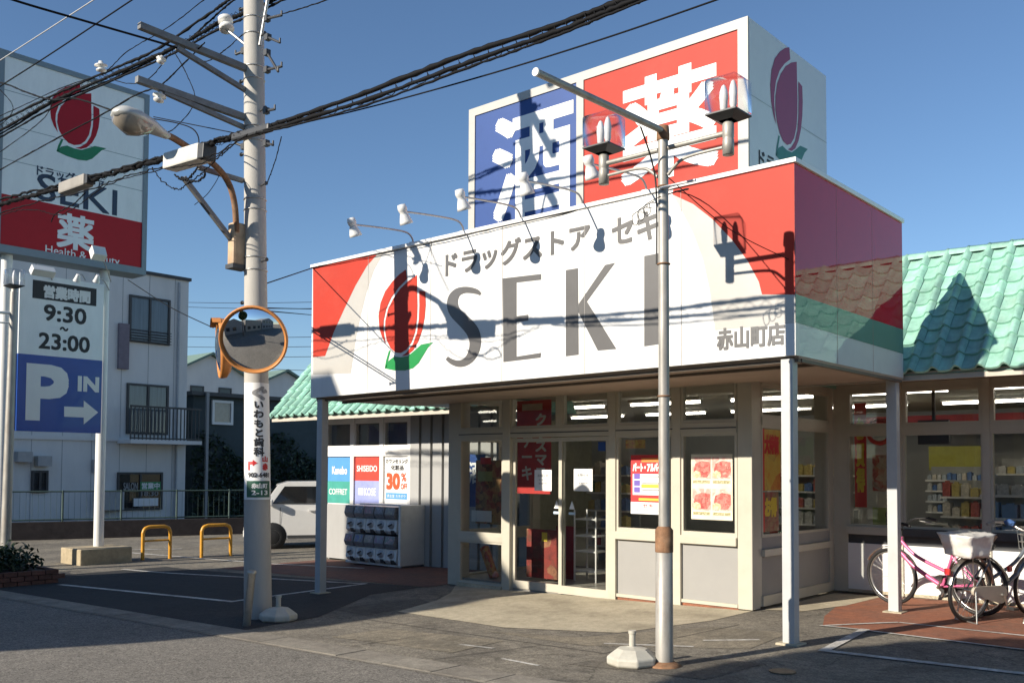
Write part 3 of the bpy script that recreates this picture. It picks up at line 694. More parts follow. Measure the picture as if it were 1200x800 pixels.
LX, LY = -.474, -1.486
lamp = thing('lamp_post', 'tall galvanised lamp post with two clear cube lanterns and a long overhead pipe', 'lamp post', (LX, LY, gz(LX)))
z0 = gz(LX)
mb = MB(); mb.tube([(LX, LY, z0), (LX, LY, z0+.98), (LX, LY, z0+.985)], .088, 18, rr=[.073, .070, .06]); mb.build('lower_shaft', m_pole, lamp)
mb = MB(); mb.tube([(LX, LY, z0+.93), (LX, LY, z0+1.11), (LX, LY, z0+1.14)], .09, 18, rr=[.074, .074, .05]); mb.build('collar', m_rust, lamp)
mb = MB(); mb.tube([(LX, LY, z0+1.1), (LX, LY, 3.0), (LX-.005, LY, 4.44)], .06, 16, rr=[.047, .045, .043]); sh = mb.build('shaft', m_pole, lamp)
mb = MB(); mb.lathe([(.14, -.02), (.14, .012), (.11, .03), (.078, .045)], 16, (LX, LY, z0)); mb.build('base_flange', m_rust, lamp)
mb = MB(); mb.lathe([(0, .045), (.05, .04), (.056, -.03), (.056, -.07), (.046, -.08)], 14, (LX-.005, LY, 4.42)); mb.build('pole_cap', m_rust, lamp)
mb = MB(); mb.tube([(LX, LY+.02, 4.42), (LX, -3.15, 4.385)], .027, 12); mb.build('overhead_pipe', m_pole, lamp)
mb = MB(); mb.tube([(LX, -3.15, 4.385), (LX, -3.165, 4.385)], .030, 12); mb.build('pipe_end_cap', m_white, lamp)
for s, ex, ez in ((-1, -1.085, 4.11), (1, .125, 4.20)):
    mb = MB(); zc = 4.27
    mb.tube([(LX+s*.05, LY, zc), (ex-s*.03, LY, zc)], .022, 10); mb.build('lantern_arm', m_pole, lamp)
    mb = MB(); mb.tube(catmull([(LX+s*.05, LY-.01, 4.04), (LX+s*.16, LY-.01, 4.13), (LX+s*.3, LY-.01, 4.155), (ex-s*.05, LY, 4.16)], 5), .014, 8); mb.build('arm_brace', m_pole, lamp)
    lantern(lamp, (ex, LY, 4.09))
for z, w in ((3.95, .5), (3.3, .2), (2.2, .2)):
    mb = MB(); mb.torus((LX, LY, z), (0, 0, 1), .05, .007, 18, 5); mb.build('band', m_rust, lamp)
mb = MB(); mb.tube([at(774, 220.5, Y=LY-.05), at(815, 211, Y=LY-.05)], .012, 8); mb.build('flag_bracket', m_lampw, lamp)
mb = MB(); mb.tube(catmull([(LX-.05, LY-.03, 3.3), (LX-.052, LY-.03, 3.9), (LX-.05, LY-.1, 4.15), (LX-.01, LY-.33, 4.37)], 6), .007, 6); mb.build('conduit', m_black, lamp)
mb = MB()
for k in range(3):
    o = Vector((LX-.16-.06*k, LY-.05, 3.80-.03*k)); mb.tube(catmull([o+Vector((.16, 0, .06)), o+Vector((.05, .02, .04)), o, o+Vector((.02, 0, -.08)), o+Vector((.06, 0, -.06)), o+Vector((.06, 0, .02)), o+Vector((.15, 0, 0))], 5), .0035, 5)
mb.build('loose_wire', m_black, lamp)
# weighted base with a short socket (parasol / banner stand)
def banner_base(c, label, rz):
    t = thing('banner_base', label, 'banner base', c, 'water filled banner bases')
    m = M('dirty_white_plastic', (.48, .46, .39), .5, var=.08, scale=12, dirt=.5, dirtcol=(.3, .25, .17))
    mb = MB(); prof = [(.185, 0), (.215, .02), (.215, .075), (.125, .14), (.045, .155), (.035, .16)]
    mb.lathe(prof, 8, c, smooth=False); b = mb.build('tank', m, t, .012)
    mb = MB(); mb.tube([Vector(c)+Vector((0, 0, .15)), Vector(c)+Vector((0, 0, .27))], .028, 10); mb.build('socket', m, t)
    mb = MB(); mb.tube([Vector(c)+Vector((0, 0, .26)), Vector(c)+Vector((0, 0, .285))], .034, 10); mb.build('socket_collar', m, t)
    return t
p = gp(741, 779); banner_base((p.x, p.y, gz(p.x)), 'dirty white water filled banner base beside the lamp post foot', 0)
p = gp(326, 727); banner_base((p.x, p.y, gz(p.x)), 'dirty white water filled banner base beside the utility pole foot', 0)
# short leaning steel post by the utility pole
p = gp(289, 733); b = Vector((p.x, p.y, gz(p.x))); tip = at(295, 671, Y=p.y-.02)
post = thing('steel_post', 'short dented stainless post leaning beside the utility pole', 'post', b)
mb = MB(); mb.tube([b, tip], .042, 14); mb.build('shaft', M('dull_steel', (.42, .4, .35), .35, .6, var=.15, scale=12, dirt=.3), post)
mb = MB(); d = (tip-b).normalized(); mb.tube([tip, tip+d*.02, tip+d*.03], .05, 14, rr=[.05, .05, .035]); mb.build('cap', M('dull_steel', (.4, .4, .4)), post)

# ================================================================ utility pole
UB = Vector((-5.69, -1.85, gz(-5.69))); UA = Vector((-.0395, 0, 1))
def U(z, dx=0, dy=0): return Vector((UB.x-.0395*z+dx, UB.y+dy, z))
m_concpole = M('concrete_pole', (.43, .41, .37), .75, var=.10, scale=5, bump=.1, dirt=.3, dirtcol=(.24, .21, .17), stretch=(1, 1, .25))
upole = thing('utility_pole', 'tall round concrete utility pole with crossarms and step bolts', 'utility pole', UB)
mb = MB(); zs = [UB.z-.05, 2, 4, 6, 8, 10.6]; mb.tube([U(z) for z in zs], .2, 22, rr=[.158, .142, .129, .121, .115, .105]); mb.build('shaft', m_concpole, upole)
for k, z in enumerate([3.55+.45*i for i in range(14)]):
    s = 1 if k % 2 else -1; mb = MB(); p = U(z, .11*s); mb.tube([p, p+Vector((.13*s, -.02, 0))], .012, 6); mb.tube([p+Vector((.13*s, -.02, 0)), p+Vector((.15*s, -.02, 0))], .024, 8); mb.build('step_bolt', m_dark, upole)
for z in (3.9, 4.05, 4.62, 4.75, 5.45, 5.62, 6.2, 6.35, 6.75, 6.95):
    mb = MB(); mb.torus(U(z), UA, .131-.004*(z-4), .009, 22, 5); mb.build('band', m_galv, upole)
XA = -5.95
m_arm = M('dark_arm_steel', (.20, .20, .195), .55, .4, var=.2, scale=10, dirt=.4, dirtcol=(.12, .09, .07))
def PX_(x, y): return at(x, y, X=XA)
def arm(p0, p1, w=.075):
    mb = MB(); mb.beam(PX_(*p0), PX_(*p1), w, w); return mb.build('crossarm', m_arm, upole)
arm((292, 82), (163, 30), .07); arm((290, 139), (160, 93), .07)
mb = MB(); mb.beam(PX_(288, 106), PX_(207, 56), .05, .05); mb.build('arm_brace', m_arm, upole)
mb = MB(); mb.beam(PX_(287, 150), PX_(192, 108), .05, .05); mb.build('arm_brace', m_arm, upole)
mb = MB(); mb.beam(PX_(285, 212), PX_(232, 196), .05, .05); mb.build('arm_brace', m_arm, upole)
mb = MB(); mb.beam(PX_(272, 282), PX_(215, 208), .05, .05); mb.build('arm_brace', m_arm, upole)
for z in (7.9, 8.6, 9.6):
    mb = MB(); mb.beam(U(z, 0, .35), U(z, -.02, -1.9), .1, .1); mb.build('crossarm', m_arm, upole)
m_porc = M('white_porcelain', (.75, .74, .70), .2, var=.04, coat=.5)
def insulator(c, ax, s=1):
    s *= .68
    mb = MB(); mb.lathe([(0, 0), (.03*s, .0), (.035*s, .03*s), (.085*s, .05*s), (.09*s, .065*s), (.04*s, .075*s), (.045*s, .1*s), (.07*s, .115*s), (.07*s, .13*s), (.02*s, .15*s), (0, .15*s)], 12, c, ax)
    return mb.build('insulator', m_porc, upole)
insulator(PX_(188, 108), (0, -.2, -1), 1.2); insulator(PX_(118, 72), (0, .1, -1), 1.1); insulator(PX_(190, 66), (0, -.2, -.8), .9)
for dy in (-.5, -1.1, -1.8):
    insulator(U(8.65, 0, dy), (0, 0, 1), 1.3)
    insulator(U(9.65, 0, dy), (0, 0, 1), 1.3)
p = U(6.92, -.42, -.1); mb = MB(); mb.lathe([(0, 0), (.09, .0), (.09, .05), (.05, .06), (.05, .1), (.09, .11), (.09, .16), (.03, .18), (0, .18)], 12, p, (-.3, 0, 1)); mb.build('insulator', m_porc, upole)
mb = MB(); mb.tube([p, U(6.65, -.12)], .018, 8); mb.build('insulator_stay', m_galv, upole)
mb = MB(); mb.tube([U(7.3, .35), U(6.6, .12)], .02, 8); mb.build('stay_rod', m_galv, upole)
# splice sleeve on the pole, white junction box on the cable
mb = MB(); mb.beam(at(274, 162, Y=-3.2), at(318, 149, Y=-3.2), .075, .075)
tag(mb.build('cable_splice', m_dark, None, .02), 'dark splice sleeve strapped to the concrete pole where the cable bundles meet', 'cable splice')
t = thing('junction_box', 'white junction box hung on the cable bundle beside the street lamp', 'junction box', at(219, 187, Y=-3.2))
mb = MB(); mb.beam(at(199, 191, Y=-3.2), at(240, 179, Y=-3.2), .17, .17); mb.build('case', M('off_white_plastic', (.62, .6, .54), .5, dirt=.3), t, .02)
mb = MB(); mb.beam(at(239.5, 179.2, Y=-3.2), at(246, 178, Y=-3.2), .15, .15); mb.build('end_cap', m_dark, t, .01)
t = thing('junction_box', 'grey splice box on the cable bundle before the tall pylon sign', 'junction box', at(90, 216, Y=-3.2))
mb = MB(); mb.beam(at(74, 222, Y=-3.2), at(104, 211, Y=-3.2), .13, .14); mb.build('case', M('grey_plastic', (.28, .26, .23), .6), t, .02)
mb = MB(); mb.beam(at(103, 211.4, Y=-3.2), at(107, 210, Y=-3.2), .1, .1); mb.build('end_cap', m_dark, t)
# street lamp with control box on the pole
sl_ = thing('street_lamp', 'cobra head street lamp on a rusty curved arm fixed to the concrete pole', 'street lamp', PX_(277, 270))
pts = [at(x, y, X=X) for x, y, X in ((277, 272, -5.9), (275, 240, -5.9), (268, 215, -5.88), (253, 195, -5.8), (228, 178, -5.68), (205, 163, -5.57), (192, 157, -5.5))]
mb = MB(); mb.tube(catmull(pts, 6), .036, 10, rr=None); mb.build('arm', m_rust, sl_)
mb = MB(); a, b = PX_(279, 262), PX_(279, 313); mb.box(a.x-.07, a.x+.07, a.y-.10, a.y+.09, b.z, a.z); bx_ = mb.build('control_box', M('rusty_cream_box', (.50, .36, .22), .6, var=.2, dirt=.6, dirtcol=(.25, .1, .04)), sl_, .03)
mb = MB(); mb.box(a.x-.08, a.x+.08, a.y-.11, a.y+.10, b.z-.03, b.z+.02); mb.build('box_lid', m_dark, bx_)
h0, h1 = at(196, 160, X=-5.52), at(135, 130, X=-5.3)
dd = (h1-h0).normalized(); upv = Vector((1, 0, 0)).cross(dd).normalized()
if upv.z < 0: upv = -upv
sd = dd.cross(upv); Lh = (h1-h0).length
mb = MB(); rings = []
prof = [(0, .05, .04, -.03), (.2, .09, .06, -.04), (.45, .15, .09, -.05), (.7, .17, .10, -.05), (.9, .14, .085, -.04), (1, .05, .03, -.02)]
vs = []; n = 12
for t_, wd, hu, hd in prof:
    for j in range(n):
        an = 2*math.pi*j/n; vv = math.sin(an); vs.append(h0+dd*(Lh*t_)+sd*(wd*math.cos(an))+upv*(hu*vv if vv > 0 else hd*-vv*-1 if False else (hu*vv if vv > 0 else -hd*vv)))
fs = [(i*n+j, i*n+(j+1) % n, (i+1)*n+(j+1) % n, (i+1)*n+j) for i in range(len(prof)-1) for j in range(n)]+[tuple(range(n)), tuple(range((len(prof)-1)*n, len(prof)*n))]
mb.add(vs, fs, True); hd_ = mb.build('lamp_head', M('lamp_head_grey', (.52, .52, .49), .4, .2, var=.08, dirt=.3), sl_)
mb = MB(); vs = []
for t_, wd, dp in ((.38, .10, .03), (.45, .135, .10), (.7, .15, .16), (.9, .125, .11), (.96, .05, .03)):
    for j in range(9):
        an = math.pi*j/8; vs.append(h0+dd*(Lh*t_)+sd*(wd*math.cos(an))-upv*(dp*math.sin(an)+.015))
mb.add(vs, [(i*9+j, i*9+j+1, (i+1)*9+j+1, (i+1)*9+j) for i in range(4) for j in range(8)], True)
mb.build('diffuser', M('dirty_diffuser', (.30, .26, .21), .15, var=.15, coat=.6), sl_)

# convex traffic mirrors
m_mirror = M('mirror_face', (.82, .83, .84), .015, 1.0, var=0)
m_mor = M('mirror_orange', (.58, .23, .06), .5, var=.12, scale=8, dirt=.3, dirtcol=(.4, .28, .18))
def traffic_mirror(c, nrm, rad, label, hood, capR):
    c = Vector(c); nrm = Vector(nrm).normalized(); t = thing('traffic_mirror', label, 'traffic mirror', c-nrm*.2, 'convex traffic mirrors')
    mb = MB(); prof = []
    for i in range(13):
        r = rad*.955*(1-i/12); prof.append((r, math.sqrt(capR*capR-r*r)-math.sqrt(capR*capR-(rad*.955)**2)))
    mb.lathe(prof, 40, c, nrm); mb.build('mirror_face', m_mirror, t)
    mb = MB(); mb.lathe([(rad*.93, .0), (rad*.955, .03), (rad, .035), (rad*1.02, 0), (rad, -.05), (rad*.8, -.10), (0, -.13)], 40, c, nrm); mb.build('backing', m_mor, t)
    mb = MB(); b = c-nrm*.12
    mb.beam(b, U(c.z), .06, .08); mb.build('bracket', m_galv, t)
    if hood:
        a = nrm.cross(Vector((0, 0, 1))).normalized(); u_ = a.cross(nrm); mb = MB(); vs = []
        for dn in (0, .10):
            for j in range(15):
                an = math.pi*(.28+.44*j/14); vs.append(c+nrm*dn+a*(rad*1.03*math.cos(an))+u_*(rad*1.03*math.sin(an)))
        mb.add(vs, [(j, j+1, 16+j, 15+j) for j in range(14)], True); mb.build('hood', m_mor, t)
    return t
mc = at(297, 398, Y=-2.30); tocam = (Vector((CX, CY, CZ))-mc).normalized()
dist = (Vector((CX, CY, CZ))-mc).dot(-fw)*-1; rad = 39.5*abs((mc-Vector((CX, CY, CZ))).dot(fw))/FPX
traffic_mirror(mc, tocam+Vector((-.05, -.25, -.2)), rad, 'round convex traffic mirror with orange rim facing the road from the utility pole', False, 2.4*rad)
mc2 = at(259, 408, Y=-2.05)
traffic_mirror(mc2, Vector((-.45, -.86, -.06)), rad*.95, 'orange backed traffic mirror turned edge on, beside the round one', True, 2.4*rad)

# wrap-around dental advertisement on the pole
ad = thing('pole_advertisement', 'white wrap advertisement with vertical black writing on the utility pole', 'advertisement', U(1.5))
def wrap(u, v, n):   # u metres round the pole from the side facing the camera, v height
    rr_ = .1572-.0072*v+.003+n; base = math.atan2(CY-UB.y, CX-UB.x); a = base+u/.15
    c = U(v); return Vector((c.x+rr_*math.cos(a), c.y+rr_*math.sin(a), v))
def wrap_sheet(name, u0, u1, v0, v1, mat, parent, n=0):
    mb = MB(); k = 14; vs = []
    for i in range(k+1):
        u = u0+(u1-u0)*i/k
        for v in (v0, v1): vs.append(wrap(u, v, n))
    mb.add(vs, [(2*i, 2*i+2, 2*i+3, 2*i+1) for i in range(k)], True); return mb.build(name, mat, parent)
va, vb = at(302, 446, Y=-2.05).z, at(302, 586, Y=-2.05).z
s1 = wrap_sheet('white_sheet', -.17, .20, vb, va, m_paperw, ad, .006)
hh = va-vb
wt = lambda s, u0, v0, u1, v1, mat, bold=0, vert=False: text(s, None, u0, vb+hh*v0, u1, vb+hh*v1, mat, s1, bold, .009, vertical=vert, warp=wrap)
wt('いわもと歯科', -.035, .37, .085, .84, m_ink, .006, True)
wt('ぐ', -.05, .85, .14, .97, m_inkgrey, .05)
wt('赤', .06, .25, .13, .31, m_txtred, .06); wt('山', .06, .32, .13, .37, m_txtred, .06)
wt('902-6481', -.10, .19, .15, .23, m_ink, .04)
for P in ([(-.10, .25), (-.08, .25), (-.08, .30), (-.04, .30), (-.04, .325), (-.10, .325)], [(-.045, .285), (.005, .3125), (-.045, .34)]):
    mb = MB(); mb.add([wrap(u, vb+hh*v, .010) for u, v in P], [tuple(range(len(P)))]); mb.build('red_arrow', m_txtred, s1)
s2 = wrap_sheet('green_plate', -.12, .16, vb+hh*.02, vb+hh*.16, M('dark_green_print', (.02, .1, .06), .5), s1, .0085)
wt('赤山町', -.06, .095, .12, .14, m_txtwhite, .04); wt('2-13', -.06, .04, .12, .08, m_txtwhite, .04)

# ================================================================ overhead cables
m_cab = M('black_cable', (.008, .008, .009), .75, var=.2, spec=.15)
m_cabl = M('pale_cable', (.45, .45, .45), .5, var=.1)
ncab = [0]
CN = {}
ORD = ('thickest', 'second', 'third', 'fourth', 'fifth', 'sixth')
def cable(pts, Y, r, label, wob=0, mat=None, X=None, name='overhead_cable', n=6):
    P = [p if isinstance(p, Vector) else (at(p[0], p[1], X=X) if X is not None else at(p[0], p[1], Y=Y)) for p in pts]
    r *= .74
    C = catmull(P, 8 if not wob else 14)
    if wob: C = [c+Vector((0, random.uniform(-wob, wob), random.uniform(-wob, wob))) for c in C]
    mb = MB(); mb.tube(C, r, n, rr=[r*random.uniform(.8, 1.3) for c in C] if wob else None)
    CN[label] = CN.get(label, 0)+1
    if label in MULTI: label = MULTI[label][CN[label]-1]
    o = mb.build(name, mat or m_cab); tag(o, label, 'cable', 'overhead cables')
    return o
MULTI = {'A': ['thickest black cable of the upper bundle climbing to the pole top', 'second thickest cable of the upper bundle, dipping left of the pole top', 'third cable of the upper bundle, lowest where it meets the pole', 'thinnest cable of the upper bundle climbing to the pole top'],
         'B': ['thickest knobbly cable of the lower bundle ending at the splice sleeve', 'thin cable lying on top of the knobbly lower bundle', 'loose thin wire sagging just under the lower bundle', 'hair thin wire looping lowest under the bundle before the pylon sign', 'slack wire loop hanging under the white junction box', 'small coiled wire end below the white junction box'],
         'C': ['thickest upper cable of the lashed triple beyond the splice sleeve', 'middle cable of the lashed triple beyond the splice sleeve', 'thinnest lowest cable of the lashed triple beyond the splice sleeve'],
         'F': ['far thin wire, %s of six strung beyond the parking area' % o_ for o_ in ('highest', 'second highest', 'third highest', 'fourth highest', 'fifth highest', 'lowest')]}
LA = 'A' # cable of the upper lashed bundle climbing to the pole top'
cable([(-70, 186), (0, 153), (60, 120), (120, 93), (200, 58), (255, 28), (300, 10), (345, -12), (500, -85), (800, -230)], -1.6, .030, LA, .006)
cable([(-70, 172), (0, 142), (60, 113), (130, 82), (180, 60), (240, 20), (268, 0), (300, -25), (420, -110)], -1.62, .024, LA, .005)
cable([(-70, 196), (0, 161), (60, 127), (130, 95), (205, 62), (255, 35), (300, 16), (345, -6), (500, -76)], -1.66, .020, LA, .004)
cable([(-70, 190), (0, 157), (60, 122), (125, 96), (210, 54), (240, 30), (262, 10), (285, -8), (330, -40)], -1.55, .018, LA, .004)
cable([(-70, 84), (0, 97), (30, 108), (60, 117), (90, 116), (135, 131)], -1.7, .020, 'black cable drooping past the tulip of the pylon sign to the street lamp', .002)
LB = 'B' # the tangled lower bundle ending at the dark splice sleeve'
cable([(-70, 268), (0, 240), (50, 226), (105, 211), (160, 195), (215, 180), (262, 164), (290, 156)], -3.20, .034, LB, .012)
cable([(-70, 262), (0, 234), (50, 222), (105, 207), (160, 192), (215, 176), (262, 161), (290, 154)], -3.22, .018, LB, .012)
cable([(-70, 276), (0, 250), (50, 235), (100, 224), (150, 206), (200, 194), (245, 184), (290, 158)], -3.24, .009, LB, .010)
cable([(-70, 281), (0, 252), (40, 246), (70, 252), (95, 238), (130, 215), (190, 198), (240, 190), (288, 159)], -3.26, .007, LB, .008)
cable([(178, 196), (190, 212), (208, 222), (222, 214), (235, 204), (250, 190), (270, 172)], -3.26, .008, LB, .010)
cable([(205, 205), (214, 211), (224, 207), (232, 196), (240, 205), (228, 213), (212, 208)], -3.30, .012, LB, .010)
LC_ = 'C' # the lashed triple running from the splice sleeve past the roof sign'
cable([(300, 154), (330, 143), (420, 112), (540, 66), (650, 30), (735, -2), (900, -65)], -3.20, .026, LC_, .003)
cable([(300, 155), (332, 147), (430, 117), (550, 73), (655, 36), (737, 3), (900, -56)], -3.22, .022, LC_, .003)
cable([(300, 156), (332, 150), (430, 123), (550, 79), (655, 41), (739, 7), (900, -50)], -3.24, .012, LC_, .003)
cable([(314, 153), (420, 129), (560, 91), (700, 48), (840, 0), (950, -40)], -3.15, .008, 'single thin black wire sagging below the lashed triple toward the roof sign')
cable([(-60, -27), (15, 0), (100, 25), (190, 51), (215, 59)], None, .016, 'black service wire crossing the street to the upper crossarm', X=XA)
cable([(170, -40), (110, 0), (0, 71), (-60, 110)], -3.6, .009, 'pale thin wire high over the pylon sign top corner', mat=m_cabl)
cable([(215, -40), (155, 0), (60, 63), (10, 95), (-60, 140)], -3.5, .011, 'thin black wire parallel to the pale wire over the pylon sign')
cable([(-60, 232), (0, 199), (60, 166), (120, 134), (160, 111), (188, 100), (215, 75), (240, 50)], -2.6, .012, 'twisted black drop wire rising to the lower crossarm', .002)
cable([(178, 139), (210, 145), (228, 153), (233, 168), (224, 182)], -2.6, .010, 'short black lead looping from street lamp head to junction box')
cable([(180, 137), (235, 148), (275, 156)], -2.5, .008, 'straight thin lead from street lamp to the splice sleeve')
cable([(245, 185), (258, 200), (245, 225), (228, 240)], -2.3, .006, 'hair thin wire hanging free under the white junction box')
cable([U(3.72, .12), at(366, 314, Y=-.02)], None, .010, 'thin black wire from the utility pole to the end of the fascia')
cable([U(3.45, .12), at(366, 362, Y=6)], None, .012, 'thin wire leaving the pole behind the convex mirror, upper of two')
cable([U(3.42, .12), at(366, 369, Y=6)], None, .012, 'thin wire leaving the pole behind the convex mirror, lower of two')
for y0, y1 in ((355, 353), (360, 361), (395, 394), (407, 405), (418, 417), (424, 436)):
    cable([(200, y0-1), (290, (y0+y1)/2+1), (420, y1)], 26, .022, 'F', name='distant_wire', n=5)
cable([(150, 328), (200, 360), (250, 384)], 3, .014, 'black service wire slanting down from the pylon sign past the pale house')
def lash(pts, Y, rad, turns, r, label):
    C = catmull([at(x, y, Y=Y) for x, y in pts], 60); out = []; n = len(C)
    for i, c in enumerate(C):
        a = 2*math.pi*turns*i/n; q = rad*(1+.5*random.random()); out.append(c+Vector((0, q*math.cos(a), q*math.sin(a))))
    mb = MB(); mb.tube(out, r, 4, False); tag(mb.build('lashing_wire', m_cab), label, 'cable', 'overhead cables')
lash([(-70, 268), (0, 240), (105, 211), (200, 183), (290, 156)], -3.2, .032, 70, .004, 'fine lashing wire wound round the knobbly lower cable bundle')
lash([(-70, 182), (0, 150), (60, 117), (130, 88), (205, 57), (255, 28), (300, 10)], -1.62, .034, 60, .004, 'fine lashing wire wound round the upper cable bundle left of the pole')
lash([(300, 155), (330, 146), (430, 116), (550, 72), (655, 35), (737, 2), (900, -58)], -3.2, .026, 40, .0035, 'fine lashing wire wound round the lashed triple beyond the pole')
for k, (p_, lb) in enumerate((([(-60, 160), (0, 136), (70, 104), (120, 86), (150, 60), (200, 30), (245, -5)], 'slim telephone wire just above the upper bundle, rising steepest'), ([(-60, 214), (0, 178), (50, 140), (62, 118)], 'slim wire joining the upper bundle from below by the tulip'),
        ([(0, 105), (14, 122), (13, 134), (0, 146), (-20, 150)], 'small wire loop hanging before the pylon sign corner'), ([(118, 88), (150, 98), (175, 92), (200, 62)], 'slack jumper wire hanging between the crossarm tips'),
        ([(205, 62), (220, 90), (228, 120), (205, 150), (186, 158)], 'thin jumper wire dropping from the upper crossarm to the lamp'), ([(285, 40), (262, 60), (240, 72), (215, 60)], 'short drooping wire under the upper crossarm by the pole'),
        ([(318, 20), (360, 8), (400, -6)], 'pale thin wire leaving the pole top beyond the insulator'), ([(330, 160), (322, 190), (313, 215)], 'short tail of wire hanging on the sunny pole face'),
        ([(60, 260), (66, 250), (85, 240), (100, 226)], 'wire tail curling under the grey splice box'))):
    cable(p_, -1.9 if k not in (8,) else -3.2, .0085, lb, .003)
for k, (x, y, x2, y2) in enumerate(((313, 22, 330, 18), (314, 44, 328, 50), (313, 62, 326, 84), (313, 82, 330, 78), (312, 130, 322, 128), (312, 168, 320, 170), (286, 60, 276, 64), (286, 172, 276, 168))):
    mb = MB(); p_ = at(x, y, Y=-1.9); q_ = at(x2, y2, Y=-1.95); mb.tube([p_, q_], .016, 6); mb.tube([q_, q_+Vector((.0, 0, .05))], .012, 6); mb.obox(p_, Vector((.03, 0, 0)), Vector((0, .03, 0)), Vector((0, 0, .035))); mb.build('pole_bracket', m_dark, upole)
e = at(924, 304, Y=-.01)
cable([Vector((LX+.05, LY-.02, 4.02)), (e+Vector((LX, LY, 4.0)))/2+Vector((0, 0, -.06)), e], None, .0055, 'black lead slanting from lamp post to the red fascia corner')
cable([Vector((-W, -.03, ZT+.0)), Vector((-5, -.035, ZT-.03)), Vector((-3, -.03, ZT-.01)), Vector((-1.2, -.035, ZT-.04)), Vector((LX, LY+.06, 3.9))], None, .007, 'thin black flex tacked along the fascia top to the lamp post', .003)

# ================================================================ pylon sign by the parking entrance
PYX = -14.6; FP = Frame(X=PYX)
pyl = thing('pylon_sign', 'tall two legged pylon sign with tulip emblem, opening hours and blue parking board', 'sign', (PYX, -.5, gz(-14)))
m_pylw = M('pylon_face_white', (.86, .885, .875), .35, var=.04, coat=.2, dirt=.15, dirtcol=(.35, .36, .36), stretch=(1, 1, .3))
m_pylred = M('pylon_face_red', (.46, .014, .022), .5, var=.05, spec=.3)
m_pylframe = M('pylon_frame', (.22, .27, .30), .45, .2, var=.06)
m_pylpole = M('white_pole_paint', (.74, .74, .71), .4, var=.05, dirt=.25, dirtcol=(.4, .36, .3), stretch=(1, 1, .3))
a = FP.px(-1, 58); b = FP.px(175, 112); c = FP.px(172, 323)
u0, u1, vt, vb_ = a[0], b[0], b[1], c[1]
mb = MB(); mb.box(PYX-.55, PYX-.02, u0, u1, vb_, vt); box = mb.build('sign_box', m_pylframe, pyl)
mb = MB(); fwd = .10
for q in ((u0, u0+fwd, vb_, vt), (u1-fwd, u1, vb_, vt), (u0+fwd, u1-fwd, vt-fwd, vt), (u0+fwd, u1-fwd, vb_, vb_+.14)): mb.box(PYX-.02, PYX+.02, q[0], q[1], q[2], q[3])
mb.build('face_frame', m_pylframe, pyl)
vr = FP.px(172, 262)[1]
wf = fbox(FP, u0+fwd, vr, u1-fwd, vt-fwd, -.019, 0, m_pylw, pyl, 'white_face'); rfc = fbox(FP, u0+fwd, vb_+.14, u1-fwd, vr, -.019, 0, m_pylred, pyl, 'red_face')
for k in range(1, 4): rect('face_joint', FP, u0+fwd, vr+(vt-fwd-vr)*k/4, u1-fwd, vr+(vt-fwd-vr)*k/4+.012, M('joint_line2', (.3, .36, .38), .6), wf, .002)
a = FP.px(57, 188); b = FP.px(127, 104); m_pyltulip = M('pylon_tulip_red', (.40, .008, .02), .5, var=.05, spec=.3)
tulip(FP, a[0], FP.px(90, 187)[1], b[0], FP.px(110, 104)[1], wf, m_pyltulip, M('pylon_leaf', (.01, .2, .08), .35), .004)
m_pylnavy = M('pylon_navy_letter', (.02, .04, .08), .4)
a = FP.px(43, 200); b = FP.px(122, 214); text('ドラッグストア', FP, a[0], (a[1]+b[1])/2-.12, b[0], (a[1]+b[1])/2+.08, m_pylnavy, wf, .02)
a = FP.px(43, 228); b = FP.px(137, 247); vm = FP.px(90, 240)[1]; text('SEKI', FP, a[0], vm-.06, b[0], vm+.46, m_pylnavy, wf, .012)
a = FP.px(66, 285); b = FP.px(111, 250); text('薬', FP, a[0], a[1]-.07, b[0], a[1]+.62, m_pylw, rfc, .026)
a = FP.px(53, 294); b = FP.px(140, 307); text('Health & Beauty', FP, a[0], (a[1]+b[1])/2-.10, b[0], (a[1]+b[1])/2+.10, m_pylw, rfc, .008)
# legs
pa = FP.px(124, 500)[0]+.0; pb = FP.px(8, 500)[0]
for u_ in (pa, pb):
    mb = MB(); mb.tube([(PYX-.2, u_, gz(-14)), (PYX-.2, u_, vb_)], .095, 16); mb.build('leg', m_pylpole, pyl)
# hours board and parking board
ua, ub = FP.px(22, 400)[0], FP.px(121, 400)[0]
va_, vm_, vbb = FP.px(80, 327)[1], FP.px(70, 418)[1], FP.px(70, 506)[1]
hb = fbox(FP, ua, vm_, ub, va_, -.12, -.02, m_pylw, pyl, 'hours_board'); pk = fbox(FP, ua, vbb, ub, vm_, -.12, -.02, M('parking_blue', (.012, .07, .36), .35, var=.05, coat=.2), pyl, 'parking_board')
FP2 = Frame(X=PYX-.02)
a = FP2.px(38, 345); b = FP2.px(113, 345); s_ = rect('black_strip', FP2, a[0], FP2.px(76, 354)[1], b[0], FP2.px(76, 333)[1], m_ink, hb, .003)
text('営業時間', FP2, a[0]+.2, FP2.px(76, 352)[1], b[0]-.12, FP2.px(76, 337)[1], m_txtwhite, s_, .05, .005)
for s, x0, x1, y0, y1 in (('9:30', 51, 101, 378, 359), ('23:00', 45, 105, 411, 392)):
    text(s, FP2, FP2.px(x0, y0)[0], FP2.px((x0+x1)/2, y0)[1], FP2.px(x1, y0)[0], FP2.px((x0+x1)/2, y1)[1], m_ink, hb, .03)
text('〜', FP2, FP2.px(70, 385)[0], FP2.px(75, 388)[1], FP2.px(80, 385)[0], FP2.px(75, 383)[1], m_ink, hb, .08)
text('P', FP2, FP2.px(30, 470)[0], FP2.px(55, 493)[1], FP2.px(80, 470)[0], FP2.px(55, 427)[1], m_txtwhite, pk, .05)
